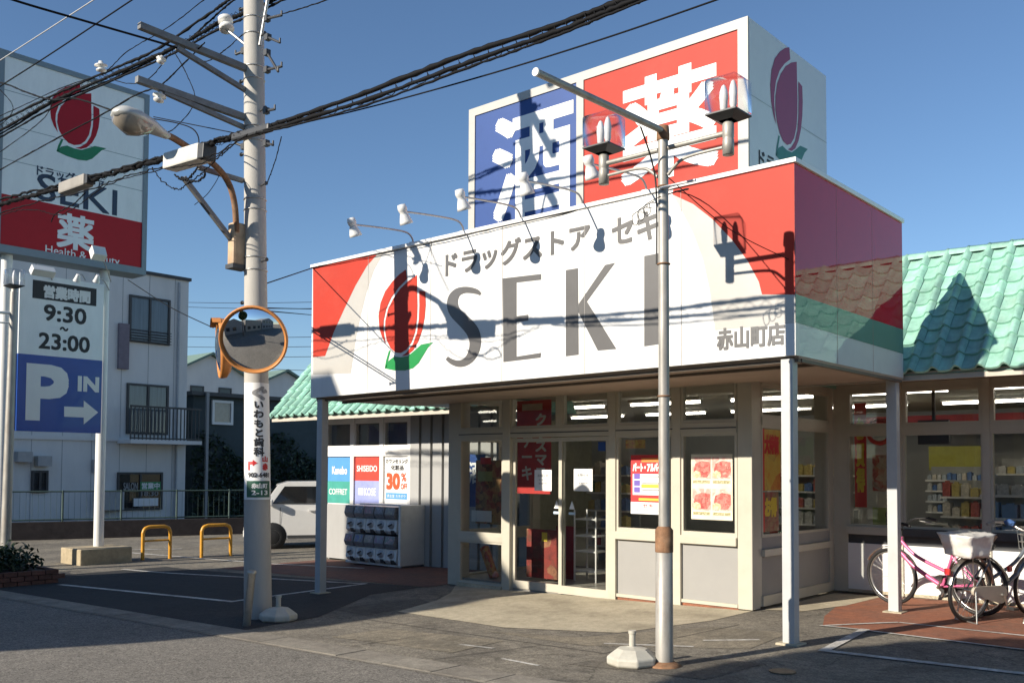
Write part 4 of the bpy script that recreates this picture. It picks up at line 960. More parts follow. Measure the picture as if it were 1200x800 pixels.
text('IN', FP2, FP2.px(91, 450)[0], FP2.px(103, 459)[1], FP2.px(116, 450)[0], FP2.px(103, 441)[1], m_txtwhite, pk, .06)
P = [(75, 476), (98, 477), (98, 469), (115, 483), (98, 497), (98, 489), (75, 488)]
poly('arrow', FP2, pxs(FP2, P), m_txtwhite, pk, .004)
# small floodlights on the pylon
for i, (x, y, x2, y2, lb) in enumerate(((115, 297, 130, 330, 'white floodlight below the tulip face of the pylon, in front of the red band'), (50, 318, 62, 330, 'slim white floodlight over the opening hours board, near the left leg'),
                                (91, 325, 100, 328, 'small white spotlight over the middle of the opening hours board'), (114, 326, 128, 340, 'small white spotlight over the right corner of the opening hours board'))):
    p = at(x, y, X=PYX+.75); q = at(x2, y2, X=PYX-.1)
    t = thing('floodlight', lb, 'floodlight', q, 'floodlights on the pylon sign')
    mb = MB(); mb.tube(catmull([q, (p+q)/2+Vector((0, 0, .08)), p+Vector((0, 0, .0))], 5), .012, 6); mb.build('arm', m_galv, t)
    mb = MB()
    if i < 2: mb.obox(p, Vector((.06, 0, .05)), Vector((0, .13 if i == 0 else .2, 0)), Vector((-.05, 0, .09 if i == 0 else .05)))
    else: mb.lathe([(0, -.06), (.035, -.06), (.045, 0), (.07, .08), (.06, .08), (0, .03)], 10, p, (-.6, 0, -1))
    mb.build('lamp_head', m_lampw, t, .01)
# concrete footing of the right leg, planter round the left one
mb = MB(); mb.box(-14.75-.3, -14.2, -.02, 1.0, gz(-14)-.02, gz(-14)+.30); tag(mb.build('concrete_block', M('weathered_concrete', (.38, .31, .2), .9, var=.2, scale=8, bump=.4, dirt=.5), None, .02), 'weathered concrete block round the foot of the right pylon leg', 'concrete block')
pl = thing('planter', 'low brick edged planter with a clipped dark hedge at the pylon foot', 'planter', (-12.4, -2.2, gz(-12)))
px0, px1, py0, py1 = -13.9, -11.85, -4.6, -1.5
m_brk = M('dark_brick', (.13, .06, .045), .85, var=.25, scale=20, rnd=.25, bump=.3)
core = MB(); core.box(px0+.02, px1-.02, py0+.02, py1-.02, gz(-12)-.05, gz(-12)+.2); core.build('soil', M('soil', (.03, .024, .018), .95), pl)
bmsh = MB(); bmsh.box(-.098, .098, -.045, .045, 0, .068); bme = bmsh.mesh('brick', m_brk)
for r in range(3):
    zz = gz(-12)+.078*r
    off = .105*(r % 2)
    k = py0+off
    while k < py1-.05:
        o = bpy.data.objects.new('brick', bme); COL.objects.link(o); o.location = (px1+random.uniform(-.004, .004), k+.1, zz); o.rotation_euler = (0, 0, math.pi/2); setp(o, pl); k += .21
    k = px0+off
    while k < px1-.15:
        for yy in (py1,):
            o = bpy.data.objects.new('brick', bme); COL.objects.link(o); o.location = (k+.1, yy+random.uniform(-.004, .004), zz); setp(o, pl)
        k += .21
m_leafd = M('hedge_leaf', (.018, .04, .014), .55, var=.35, scale=30)
def leaf_cloud(name, fn, n, size, mat, parent=None, kind=None):
    mb = MB()
    for i in range(n):
        p = fn(); a = Vector((random.gauss(0, 1), random.gauss(0, 1), random.gauss(0, .7))).normalized(); b = a.orthogonal().normalized()
        b = (Quaternion(a, random.uniform(0, 6.28)) @ b); s = size*random.uniform(.6, 1.4)
        mb.add([p-a*s, p+b*s*.45, p+a*s, p-b*s*.45], [(0, 1, 2, 3)])
    return mb.build(name, mat, parent, kind=kind)
def hedge_pt():
    return Vector((random.uniform(px0+.1, px1-.1), random.uniform(py0+.1, py1-.1), gz(-12)+.2+abs(random.gauss(0, .13))+random.uniform(0, .12)))
leaf_cloud('hedge', hedge_pt, 5000, .05, m_leafd, pl)

# second lantern post beside the pylon
l2 = thing('lamp_post', 'lamp post with one cube lantern standing right beside the pylon left leg', 'lamp post', (PYX+.5, at(8, 500, X=PYX+.5).y, gz(-14)))
yy = at(10, 500, X=PYX+.5).y; lz = at(14, 355, X=PYX+.5).z; xx = PYX+.5
mb = MB(); mb.tube([(xx, yy, gz(-14)), (xx, yy+.03, lz+.2)], .085, 14, rr=[.09, .06]); mb.build('shaft', m_pole, l2)
lantern(l2, (xx, yy+.03, lz))
mb = MB(); mb.tube([(xx, yy, lz-.18), (xx, yy-1.0, lz-.25)], .028, 8); mb.build('side_arm', m_lampw, l2)
mb = MB(); mb.tube([(xx, yy, lz-.36), (xx, yy-1.0, lz-.42)], .016, 8); mb.build('side_arm', m_lampw, l2)

# orange hoop guards
for i, ((ax_, ay_), (bx2, by2), lb) in enumerate((((167, 656), (199, 654), 'orange steel hoop guard nearer the pylon concrete block'), ((236, 653), (270, 651), 'orange steel hoop guard nearer the utility pole'))):
    a = gp(ax_, ay_); b = gp(bx2, by2); z = gz(-14); t = thing('hoop_guard', lb, 'hoop guard', ((a.x+b.x)/2, (a.y+b.y)/2, z), 'orange hoop guards')
    h = .66; d = (b-a); d.z = 0; k = d.normalized()*.13; A = Vector((a.x, a.y, z)); B = Vector((b.x, b.y, z)); m_hoop = M('orange_hoop_paint', (.62, .30, .03), .4, var=.12, scale=10, dirt=.3, dirtcol=(.3, .16, .05))
    mb = MB(); mb.tube([A, A+Vector((0, 0, h-.13))]+catmull([A+Vector((0, 0, h-.12)), A+k*.3+Vector((0, 0, h-.035)), A+k+Vector((0, 0, h))], 4)+catmull([B-k+Vector((0, 0, h)), B-k*.3+Vector((0, 0, h-.035)), B+Vector((0, 0, h-.12))], 4)+[B], .036, 10); mb.build('hoop', m_hoop, t)
    mb = MB(); mb.tube([A+Vector((0, 0, .38)), B+Vector((0, 0, .38))], .02, 8); mb.build('crossbar', m_hoop, t)

# ================================================================ far side of the parking: fence, houses
m_house = M('pale_house_wall', (.72, .71, .68), .75, var=.05, scale=1.5, dirt=.3, dirtcol=(.3, .3, .29), stretch=(1, 1, .3))
HX = -25.5; FH = Frame(X=HX)
house = thing('house', 'pale two storey house with balcony and dark shop window behind the pylon', 'house', (HX-4, 3, gz(-14)))
ur = FH.px(219, 450)[0]; ht = FH.px(217, 329)[1]
mb = MB(); mb.box(HX-9, HX, -7, ur, gz(-14)-.1, ht); mb.build('wall', m_house, house)
mb = MB(); mb.box(HX-9.1, HX+.08, -7.05, ur+.06, ht, ht+.10); mb.build('parapet_cap', m_dark, house)
zst = FH.px(210, 518)[1]; fbox(FH, -7, zst-.02, ur, zst+.1, 0.001, .06, m_house, house, 'string_course')
for k in range(-6, 12):
    if k*.9 < ur: rect('wall_joint', FH, k*.9, gz(-14), k*.9+.02, ht, M('wall_joint', (.36, .37, .37), .8), house, .004)
m_wdark = M('dark_window_frame', (.05, .05, .05), .5); m_curtain = M('curtain', (.32, .33, .35), .9, var=.2, scale=3, stretch=(1, 6, .2)); m_hglass = glass('house_glass', (.6, .64, .66))
def hwin(x0, y0, x1, y1, curtain=True):
    a = FH.px(x0, y1); b = FH.px(x1, y0)
    w = frame(FH, a[0], a[1], b[0], b[1], .07, .006, .07, m_wdark, house, glassmat=m_hglass)
    rect('curtain', FH, a[0]+.07, a[1]+.07, b[0]-.07, b[1]-.07, m_curtain if curtain else m_ink, w, .008)
    um = (a[0]+b[0])/2; fbox(FH, um-.035, a[1]+.07, um+.035, b[1]-.07, .03, .075, m_wdark, w, 'meeting_rail'); return w, a, b
w, a, b = hwin(150, 352, 199, 400)
for k in range(5): fbox(FH, a[0]-.02, a[1]+.02+k*.09, b[0]+.02, a[1]+.045+k*.09, .10, .125, m_dark, w, 'guard_rail')
hwin(147, 452, 197, 508); hwin(36, 551, 56, 577, False)
w, a, b = hwin(136, 553, 190, 598, False)
rect('notice', FH, *FH.px(155, 593), *FH.px(184, 583), m_paperw, w, .08)
a2, b2 = FH.px(163, 574), FH.px(187, 564); rect('green_board', FH, a2[0], a2[1], b2[0], b2[1], M('green_board', (.03, .25, .08), .5), w, .08); text('営業中', FH, a2[0]+.04, a2[1]+.03, b2[0]-.04, b2[1]-.03, m_txtwhite, w, .03, .085)
a2, b2 = FH.px(143, 574), FH.px(160, 565); text('SALON', FH, a2[0], a2[1], b2[0], b2[1], m_inkgrey, w, .02, .085)
a2, b2 = FH.px(164, 581), FH.px(184, 575); text('18:30', FH, a2[0], a2[1], b2[0], b2[1], m_inkgrey, w, .02, .085)
mb = MB(); yp = FH.px(205, 560)[0]; mb.tube([(HX+.06, yp, gz(-14)), (HX+.06, yp, ht-.1)], .04, 8); mb.build('downpipe', M('pipe_grey', (.4, .41, .42), .5), house)
mb = MB(); yp = FH.px(128, 540)[0]; mb.box(HX+.02, HX+.35, yp-.35, yp+.35, gz(-14)+.5, gz(-14)+1.1); mb.build('air_conditioner', M('ac_grey', (.4, .4, .39), .6), house, .02)
mb = MB(); yp = FH.px(112, 545)[0]; mb.box(HX+.01, HX+.12, yp-.12, yp+.12, 1.4, 1.8); mb.build('meter_box', M('ac_grey', (.4, .4, .39), .6), house)
# balcony
a, b = FH.px(137, 515), FH.px(222, 480); bal = MB(); z1 = b[1]; z0_ = a[1]
bal.box(HX, HX+.9, a[0], b[0]-.05, z0_-.12, z0_); bo = bal.build('balcony', m_house, house)
mb = MB(); mb.box(HX+.82, HX+.88, a[0], b[0]-.05, z1-.06, z1); mb.box(HX+.82, HX+.88, a[0], b[0]-.05, z0_+.02, z0_+.07)
k = a[0]
while k < b[0]-.05: mb.box(HX+.835, HX+.865, k, k+.03, z0_, z1); k += .13
mb.build('railing', m_wdark, bo)
fbox(FH, FH.px(137, 430)[0], FH.px(137, 432)[1], FH.px(149, 430)[0], FH.px(149, 380)[1], .01, .12, M('mauve_board', (.2, .17, .2), .7), house, 'awning_board')
for (x, y) in ((25, 535), (48, 540)):
    p = FH.px(x, y); fbox(FH, p[0]-.2, p[1]-.15, p[0]+.2, p[1]+.15, .01, .3, M('ac_grey', (.4, .4, .39), .6), house, 'vent_box')
# dark ivy-covered house further along, gable houses beyond
IX = -27.0; FI = Frame(X=IX)
ivy = thing('house', 'dark low house overgrown with ivy beyond the parking fence', 'house', (IX-3, 12, gz(-14)))
i0 = FI.px(226, 500)[0]; it = FI.px(240, 464)[1]
mb = MB(); mb.box(IX-6, IX, i0, i0+9, gz(-14), it); mb.build('wall', M('dark_house_wall', (.055, .075, .08), .8, var=.15, scale=2), ivy)
mb = MB(); mb.box(IX-6.2, IX+.25, i0-.2, i0+9.2, it, it+.14); mb.build('roof', m_dark, ivy)
a, b = FI.px(247, 497), FI.px(272, 470); w = frame(FI, a[0], a[1], b[0], b[1], .09, .004, .1, m_white, ivy); rect('curtain', FI, a[0]+.09, a[1]+.09, b[0]-.09, b[1]-.09, M('pinkish_curtain', (.4, .32, .3), .8), w, .006)
def ivy_pt():
    u = random.uniform(i0-.1, i0+6.5); v = gz(-14)+random.random()**1.2*(2.7+.5*math.sin(u*2))
    return Vector((IX+random.uniform(.02, .35), u, v))
leaf_cloud('ivy', ivy_pt, 4500, .09, M('ivy_leaf', (.022, .045, .02), .5, var=.4, scale=20), ivy)
mb = MB(); p = FI.px(233, 600); mb.box(IX+.3, IX+.4, p[0], p[0]+.1, gz(-14), it+.1); mb.build('drain_pipe', m_inkgrey, ivy)
for i, (gx, gy, wd, ht_, lb) in enumerate(((-48, 23.1, 6.4, 8.35, 'far white gabled house with small square windows under a green roof'), (-50, 30.0, 7, 8.0, 'far white gabled house half hidden behind the traffic mirror'))):
    t = thing('house', lb, 'house', (gx-3, gy, 0), 'far gabled houses')
    mb = MB(); mb.prism([(gx, gy-wd/2, 0), (gx, gy+wd/2, 0), (gx, gy+wd/2, ht_-1.5), (gx, gy, ht_), (gx, gy-wd/2, ht_-1.5)], (-8, 0, 0)); mb.build('wall', m_house, t)
    mb = MB()
    for s in (-1, 1): mb.prism([(gx+.3, gy, ht_+.05), (gx+.3, gy+s*(wd/2+.4), ht_-1.75), (gx+.3, gy+s*(wd/2+.4), ht_-1.6), (gx+.3, gy, ht_+.2)], (-8.6, 0, 0))
    mb.build('roof', M('grey_green_roof', (.16, .24, .20), .7, var=.1), t)
    for dy in (-.9, 1.0):
        f = Frame(X=gx); frame(f, gy+dy-.45, ht_-2.9, gy+dy+.45, ht_-1.9, .08, .01, .06, m_wdark, t, glassmat=M('dark_pane', (.03, .04, .05), .1))
# low wall and wire fence
fn = thing('fence', 'dark low wall with thin wire mesh fence along the parking back edge', 'fence', (-21, 4, gz(-14)))
A = Vector((-23.4, -4, gz(-14))); B = Vector((-18.3, 10.6, gz(-14))); dF = (B-A)
mb = MB(); mb.beam(A+Vector((0, 0, .22)), B+Vector((0, 0, .22)), .2, .46); mb.build('low_wall', M('dark_block_wall', (.05, .04, .037), .9, var=.3, scale=5), fn)
for k in range(12):
    p = A+dF*(k/11); mb = MB(); mb.tube([p+Vector((0, 0, .4)), p+Vector((0, 0, 1.25))], .03, 6); mb.build('post', M('fence_green', (.05, .085, .075), .5), fn)
for z in (.5, 1.22):
    mb = MB(); mb.tube([A+Vector((0, 0, z)), B+Vector((0, 0, z))], .022, 6); mb.build('rail', M('fence_green', (.05, .085, .075), .5), fn)
mb = MB(); n = 110
for k in range(n):
    p = A+dF*(k/n); mb.tube([p+Vector((0, 0, .48)), p+Vector((0, 0, 1.22))], .004, 3, False)
mb.build('wire_mesh', M('fence_green', (.1, .13, .12), .5), fn)

# ================================================================ white kei van parked beside the store
KX, KY0, KZ = -14.86, 5.0, gz(-14)
van = thing('parked_car', 'white boxy kei car parked nose out beside the store wall', 'car', (KX-.72, KY0+1.7, KZ))
m_carw = M('car_white', (.72, .71, .68), .25, var=.03, coat=.6); m_cglass = M('car_glass', (.012, .014, .016), .06, var=0, coat=.5)
prof = [(.06, .30), (0, .42), (.0, .66), (.05, .88), (.30, .98), (.42, 1.02), (.74, 1.47), (.98, 1.54), (2.9, 1.56), (3.22, 1.48), (3.36, 1.0), (3.40, .5), (3.36, .25), (.3, .22)]
def inset(z): return 0 if z < .95 else (z-.95)*.22
mb = MB(); n = len(prof); vs = []
for s in (0, 1):
    for y, z in prof:
        x = KX-inset(z)-.0 if s == 0 else KX-1.46+inset(z)
        vs.append((x, KY0+y, KZ+z))
mb.add(vs, [tuple(range(n)), tuple(range(n, 2*n))]+[(i, (i+1) % n, n+(i+1) % n, n+i) for i in range(n)]); body = mb.build('body', m_carw, van, .04)
def cside(pts, mat, name, parent, lift=.006):
    mb = MB(); mb.add([(KX-inset(z)+lift, KY0+y, KZ+z) for y, z in pts], [tuple(range(len(pts)))]); return mb.build(name, mat, parent)
cside([(.60, 1.03), (1.60, 1.05), (1.60, 1.43), (.88, 1.43)], m_cglass, 'window', van)
cside([(1.68, 1.05), (2.45, 1.06), (2.45, 1.44), (1.68, 1.43)], m_cglass, 'window', van)
cside([(2.53, 1.06), (3.18, 1.08), (3.10, 1.41), (2.53, 1.44)], m_cglass, 'window', van)
mb = MB(); mb.add([(KX-.14, KY0+.448, KZ+1.06), (KX-1.32, KY0+.448, KZ+1.06), (KX-1.24, KY0+.718, KZ+1.44), (KX-.22, KY0+.718, KZ+1.44)], [(0, 1, 2, 3)]); o = mb.build('windscreen', m_cglass, van); o.location.y -= .012
for y in (1.64, 2.50, .78):
    mb = MB(); mb.add([(KX+.004, KY0+y, KZ+.32), (KX+.004, KY0+y+.012, KZ+.32), (KX+.004, KY0+y+.012, KZ+.95), (KX+.004, KY0+y, KZ+.95)], [(0, 1, 2, 3)]); mb.build('door_seam', m_dark, van)
for y in (1.42, 1.80):
    mb = MB(); mb.box(KX, KX+.035, KY0+y, KY0+y+.16, KZ+.86, KZ+.90); mb.build('door_handle', m_carw, van, .008)
mb = MB(); mb.box(KX+.0, KX+.16, KY0+.52, KY0+.62, KZ+.98, KZ+1.14); mb.build('wing_mirror', m_carw, van, .03)
for y in (.62, 2.78):
    mb = MB(); mb.lathe([(0, .006), (.31, .006), (.315, 0)], 24, (KX, KY0+y, KZ+.29), (1, 0, 0)); mb.build('wheel_arch', m_black, van)
for x in (KX-.0, KX-1.44+.17):
    for y in (.62, 2.78):
        c = Vector((x-.15, KY0+y, KZ+.27))
        mb = MB(); mb.lathe([(.17, 0), (.26, .0), (.275, .02), (.275, .14), (.26, .16), (.17, .16)], 24, c, (1, 0, 0)); w = mb.build('wheel', m_black, van)
        mb = MB(); mb.lathe([(0, .135), (.06, .15), (.07, .135), (.155, .145), (.172, .16), (.172, .02)], 24, c, (1, 0, 0)); mb.build('rim', m_galv, w)
mb = MB(); mb.box(KX-1.3, KX-.16, KY0-.012, KY0+.02, KZ+.50, KZ+.60); mb.build('grille', m_dark, van)
mb = MB(); mb.box(KX-1.44, KX-.02, KY0-.03, KY0+.10, KZ+.27, KZ+.44); mb.build('bumper', m_carw, van, .03)
mb = MB(); mb.box(KX-.01, KX+.008, KY0+.95, KY0+2.45, KZ+.24, KZ+.31); mb.build('side_skirt', m_dark, van)
mb = MB(); mb.prism([(KX-.10, KY0+1.62, KZ+1.04), (KX-.10, KY0+1.67, KZ+1.04), (KX-.10, KY0+1.67, KZ+1.47), (KX-.10, KY0+1.62, KZ+1.47)], (.03, 0, 0)); mb.build('door_pillar', m_dark, van)
for x in (KX-.2, KX-1.26):
    mb = MB(); mb.obox((x, KY0+.055, KZ+.72), Vector((.15, 0, 0)), Vector((0, .03, .0)), Vector((0, .03, .09))); mb.build('headlight', m_porc, van, .02)

wc = gp(319, 643); van.rotation_euler = (0, 0, R(-33.5)); van.location = (wc.x-.004, wc.y+1.298, KZ)
# ================================================================ capsule toy machines under the posters
GX0, GY = -10.58, 3.3; gzb = gz(-9.6)
m_mach = M('machine_white', (.74, .74, .71), .4, var=.05, dirt=.25); m_caps = M('machine_display', (.24, .24, .25), .35, var=.3, scale=30)
cab = thing('machine_rack', 'white steel rack carrying ten capsule toy machines against the wall', 'rack', (GX0+.92, GY+.3, gzb))
mb = MB(); mb.box(GX0-.03, GX0+1.538, GY+.43, GY+.615, gzb+.071, gzb+1.135); mb.box(GX0-.028, GX0+1.538, GY+.1, GY+.61, gzb+.02, gzb+.069); mb.box(GX0+1.54, GX0+1.60, GY+.02, GY+.62, gzb+.05, gzb+1.14)
mb.build('rack_body', m_mach, cab, .01)
capcols = [(.5, .05, .05), (.05, .1, .4), (.45, .4, .08), (.35, .1, .3), (.06, .25, .12), (.4, .2, .08), (.08, .22, .38), (.42, .1, .16), (.12, .12, .14), (.3, .3, .32)]
n = 0
for r in range(2):
    for k in range(5):
        x = GX0+.10+k*.285; z = gzb+.08+r*.53
        t = thing('capsule_machine', 'capsule toy machine, %s of the rack, %s from the white car side' % (('lower row', 'upper row')[r], ('first', 'second', 'third', 'fourth', 'fifth')[k]), 'capsule machine', (x+.16, GY+.2, z), 'capsule toy machines')
        mb = MB(); mb.prism([(x, GY+.06, z), (x, GY, z+.06), (x, GY+.02, z+.27), (x, GY+.42, z+.27), (x, GY+.42, z)], (.27, 0, 0)); mb.build('case', m_mach, t, .008)
        mb = MB(); mb.prism([(x+.01, GY-.02, z+.28), (x+.01, GY-.06, z+.36), (x+.01, GY-.02, z+.50), (x+.01, GY+.4, z+.50), (x+.01, GY+.4, z+.28)], (.25, 0, 0)); dsp = mb.build('display_box', m_caps, t, .008)
        mb = MB(); mb.add([(x+.03, GY-.066, z+.37), (x+.23, GY-.066, z+.37), (x+.23, GY-.026, z+.49), (x+.03, GY-.026, z+.49)], [(0, 1, 2, 3)]); mb.build('card', printed('toy_card_%d' % n, [tuple(c*.9+.05 for c in capcols[n]), (.22, .22, .23), tuple(c*.6+.3 for c in capcols[(n+3) % 10])], 34), dsp); n += 1
        mb = MB(); mb.lathe([(.075, 0), (.075, .012), (.055, .014), (.055, .03), (0, .035)], 16, (x+.135, GY+.012, z+.17), (0, -1, .1)); kn = mb.build('dial', M('dial_pale', (.5, .52, .54), .4), t)
        mb = MB(); mb.obox((x+.135, GY-.025, z+.17), Vector((.05, 0, .02)), Vector((0, .012, 0)), Vector((-.006, 0, .012))); mb.build('knob', m_dark, kn)
        mb = MB(); mb.obox((x+.17, GY+.028, z+.04), Vector((.06, 0, 0)), Vector((0, .02, .0)), Vector((0, -.012, .04))); mb.build('chute', m_dark, t, .01)

# ================================================================ posters on the left wall
def poster(name, label, fr, u0, v0, u1, v1, mat, n=.0, th=.006, group=None):
    t = thing(name, label, 'poster', fr.pt((u0+u1)/2, v0, n), group)
    b = fbox(fr, u0, v0, u1, v1, n, n+th, mat, t, 'sheet'); f = Frame(Y=fr.Y-n-th) if fr.Y is not None else Frame(X=fr.X+n+th)
    return t, b, f
n0 = -.028
L = [(-11.91, -11.15), (-11.04, -10.28), (-10.16, -9.48)]
t, b, f = poster('poster', 'blue over teal cosmetics poster with white script on the side wall', FL, L[0][0], .88, L[0][1], 1.80, m_sky, n0)
rect('teal_half', f, L[0][0], .88, L[0][1], 1.32, M('teal_print', (.06, .33, .27), .45), b, .002)
text('Kanebo', f, L[0][0]+.14, 1.46, L[0][1]-.14, 1.62, m_txtwhite, b, .04); text('COFFRET', f, L[0][0]+.05, 1.05, L[0][1]-.13, 1.17, m_txtwhite, b, .02)
t, b, f = poster('poster', 'red over lilac cosmetics poster with white capitals on the side wall', FL, L[1][0], .88, L[1][1], 1.80, M('warm_red_print', (.6, .06, .04), .45), n0)
rect('lilac_half', f, L[1][0], .88, L[1][1], 1.34, M('lilac_print', (.30, .34, .62), .45), b, .002)
text('SHISEIDO', f, L[1][0]+.05, 1.52, L[1][1]-.10, 1.64, m_txtwhite, b, .03); text('KOSE', f, L[1][0]+.28, 1.05, L[1][1]-.13, 1.20, m_txtwhite, b, .03)
rect('logo_block', f, L[1][0]+.1, 1.06, L[1][0]+.25, 1.19, m_txtwhite, b, .004)
t, b, f = poster('poster', 'white thirty percent off poster with big red numerals on the side wall', FL, L[2][0], .88, L[2][1], 1.80, m_paperw, n0)
text('カウンセリング', f, L[2][0]+.03, 1.68, L[2][1]-.02, 1.77, m_ink, b, .03); text('化粧品', f, L[2][0]+.18, 1.55, L[2][1]-.14, 1.65, m_ink, b, .03)
m_r30 = M('orange_red_print', (.68, .09, .03), .45)
text('30', f, L[2][0]+.05, 1.18, L[2][0]+.44, 1.50, m_r30, b, .06); text('%', f, L[2][0]+.47, 1.34, L[2][1]-.06, 1.50, m_r30, b, .03); text('OFF', f, L[2][0]+.46, 1.19, L[2][1]-.03, 1.30, m_r30, b, .04)
rect('blue_bar', f, L[2][0]+.04, 1.0, L[2][1]-.04, 1.12, m_sky, b, .002); text('資生堂 カネボウ', f, L[2][0]+.08, 1.03, L[2][1]-.08, 1.09, m_txtwhite, b, 0, .006)

# ================================================================ notices and posters on the entrance glazing
dN = -.002
for u0, u1, v0, v1, n, lb in ((-4.735, -4.43, 1.29, 1.58, -.045, 'white printed notice on the door leaf beside the red cake banner'), (-4.02, -3.71, 1.30, 1.595, -.009, 'white printed notice on the door leaf beside the job poster window')):
    t, b, f = poster('notice', lb, FV, u0, v0, u1, v1, m_paperw, n, .002, 'door notices')
    text('お知らせ', f, u0+.06, v1-.10, u1-.06, v1-.06, m_inkgrey, b, .02); text('年末年始の', f, u0+.08, v1-.15, u1-.08, v1-.125, m_inkgrey, b, 0); text('営業時間', f, u0+.08, v1-.20, u1-.08, v1-.175, m_inkgrey, b, 0)
for uc, n, lb in ((-4.34, -.045, 'white and blue triangle push sticker on the left door leaf edge'), (-4.05+.0, -.009, 'white and blue triangle push sticker on the right door leaf edge')):
    t = thing('door_sticker', lb, 'sticker', FV.pt(uc, 1.0, n), 'door stickers')
    f = Frame(Y=FV.Y-n)
    poly('triangle', f, [(uc-.045, 1.055), (uc+.045, 1.055), (uc, 1.17)], m_txtwhite, t, .002)
    poly('band', f, [(uc-.055, .98), (uc+.055, .98), (uc+.055, 1.015), (uc-.055, 1.015)], M('pale_blue_print', (.5, .65, .75), .4), t, .002)
u0, u1, v0, v1 = -3.115, -2.58, 1.03, 1.775
t, b, f = poster('poster', 'red and white part time job poster in the window behind the lamp post', FV, u0, v0, u1, v1, m_txtred, -.024, .002)
rect('white_block', f, u0+.03, v0+.24, u1-.03, v1-.24, m_paperw, b, .001); rect('orange_bar', f, u0+.16, v1-.09, u1-.03, v1-.04, m_orange, b, .001)
text('パート・アルバイト', f, u0+.03, v1-.21, u1-.03, v1-.10, m_txtwhite, b, .05, .002)
for k in range(3): rect('purple_tag', f, u0+.05, v0+.27+k*.085, u0+.14, v0+.34+k*.085, m_purple, b, .002); rect('text_row', f, u0+.17, v0+.295+k*.085, u1-.06, v0+.31+k*.085, m_inkgrey, b, .002)
rect('yellow_bar', f, u0+.16, v0+.33, u1-.03, v0+.375, m_yel, b, .003); rect('white_foot', f, u0, v0, u1, v0+.15, m_paperw, b, .001); rect('yellow_line', f, u0+.12, v0+.17, u1-.03, v0+.20, m_yel, b, .001)
text('048-987-1500', f, u0+.04, v0+.03, u1-.05, v0+.065, m_inkgrey, b, 0, .002); text('セキ', f, u0+.18, v0+.08, u1-.2, v0+.13, m_txtred, b, .02, .002)
u0, u1, v0, v1 = -2.235, -1.68, .995, 1.78
t, b, f = poster('poster', 'cream poster of four pictures of red meat dishes in the window', FV, u0, v0, u1, v1, M('cream_paper', (.72, .66, .50), .7), -.024, .002)
m_food = printed('red_food_print', [(.22, .03, .03), (.5, .07, .06), (.62, .2, .16), (.3, .05, .04), (.7, .5, .4)], 26); m_pink = printed('pink_print', [(.72, .55, .45), (.66, .28, .24), (.72, .62, .5), (.6, .2, .18)], 16)
for i in range(2):
    for k in range(2):
        a = u0+.015+i*.272; c = v0+.04+k*.38; p_ = rect('picture', f, a, c+.07, a+.255, c+.33, m_pink, b, .001)
        poly('dish', f, [(a+.02, c+.16), (a+.1, c+.09), (a+.2, c+.085), (a+.25, c+.15), (a+.24, c+.27), (a+.13, c+.285), (a+.04, c+.25)], m_food, p_, .002)
        poly('plate', f, [(a+.01, c+.10), (a+.06, c+.075), (a+.12, c+.10), (a+.11, c+.15), (a+.05, c+.17), (a+.01, c+.14)], printed('plate_print', [(.7, .6, .42), (.6, .38, .2), (.74, .68, .55)], 30), p_, .003)
        rect('caption', f, a+.01, c+.015, a+.24, c+.05, printed('olive_print', [(.6, .56, .35), (.25, .22, .08), (.66, .6, .42)], 60), p_, .002)
t, b, f = poster('notice', 'small red and yellow price slip above the job poster', FV, -3.2, 1.86, -2.9, 1.97, printed('price_slip', [(.4, .03, .03), (.55, .4, .06), (.3, .02, .02)], 20), -.03, .002)
t, b, f = poster('notice', 'small blue corner sticker high on the door leaf edge', FV, -3.62, 1.83, -3.50, 1.95, m_bluesign, -.009, .002)
# posters on the vestibule side glass
for i, (u0, u1, v0, v1, mat, s, lb) in enumerate(((2.2, 2.68, 1.35, 2.08, printed('orange_yellow_print', [(.5, .08, .03), (.62, .3, .04), (.62, .45, .08), (.3, .06, .03)], 6), '大特価', 'orange and yellow sale poster on the vestibule side glass'),
      (2.2, 2.62, .86, 1.33, printed('photo_print', [(.1, .05, .03), (.35, .2, .1), (.3, .07, .05), (.45, .38, .28)], 12), 'お得', 'brown picture leaflet below the orange sale poster on the side glass'))):
    t, b, f = poster('poster', lb, FS, u0, v0, u1, v1, mat, -.027, .002); text(s, f, u0+.05, v1-.3, u1-.05, v1-.06, m_yel if i else m_txtred, b, .05, .002)
    rect('red_edge', f, u0, v0, u0+.05, v1, m_txtred, b, .0012)

# ================================================================ inside the shop
m_floor = M('shop_floor', (.32, .30, .26), .3, var=.05, scale=2); m_ceil = M('shop_ceiling', (.5, .46, .38), .9, var=.02)
inn = MB(); inn.box(PXl+.13, PXr-.21, VY+.045, 4.29, -.30, -.02); inn.box(-11.88, 9, 4.3, 20, -.30, .006); struct(inn.build('shop_floor', m_floor))
inn = MB(); inn.box(-11.85, 9, 4.3, 20, 2.86, 2.9); inn.box(PXl+.14, PXr-.15, VY+.2, 4.3, 2.72, 2.78); struct(inn.build('shop_ceiling', m_ceil))
inn = MB(); inn.box(-11.85, 9, 20, 20.1, 0, 2.9); struct(inn.build('shop_back_wall', M('shop_wall', (.42, .40, .28), .8)))
inn = MB(); inn.box(-11.85, -11.8, 4.3, 20, 0, 2.9); inn.box(8.95, 9.0, 4.3, 20, 0, 2.9); struct(inn.build('shop_side_wall', M('shop_wall', (.42, .40, .28), .8)))
m_tube = M('fluorescent_tube', (1, .93, .80), .4, var=0, emit=9)
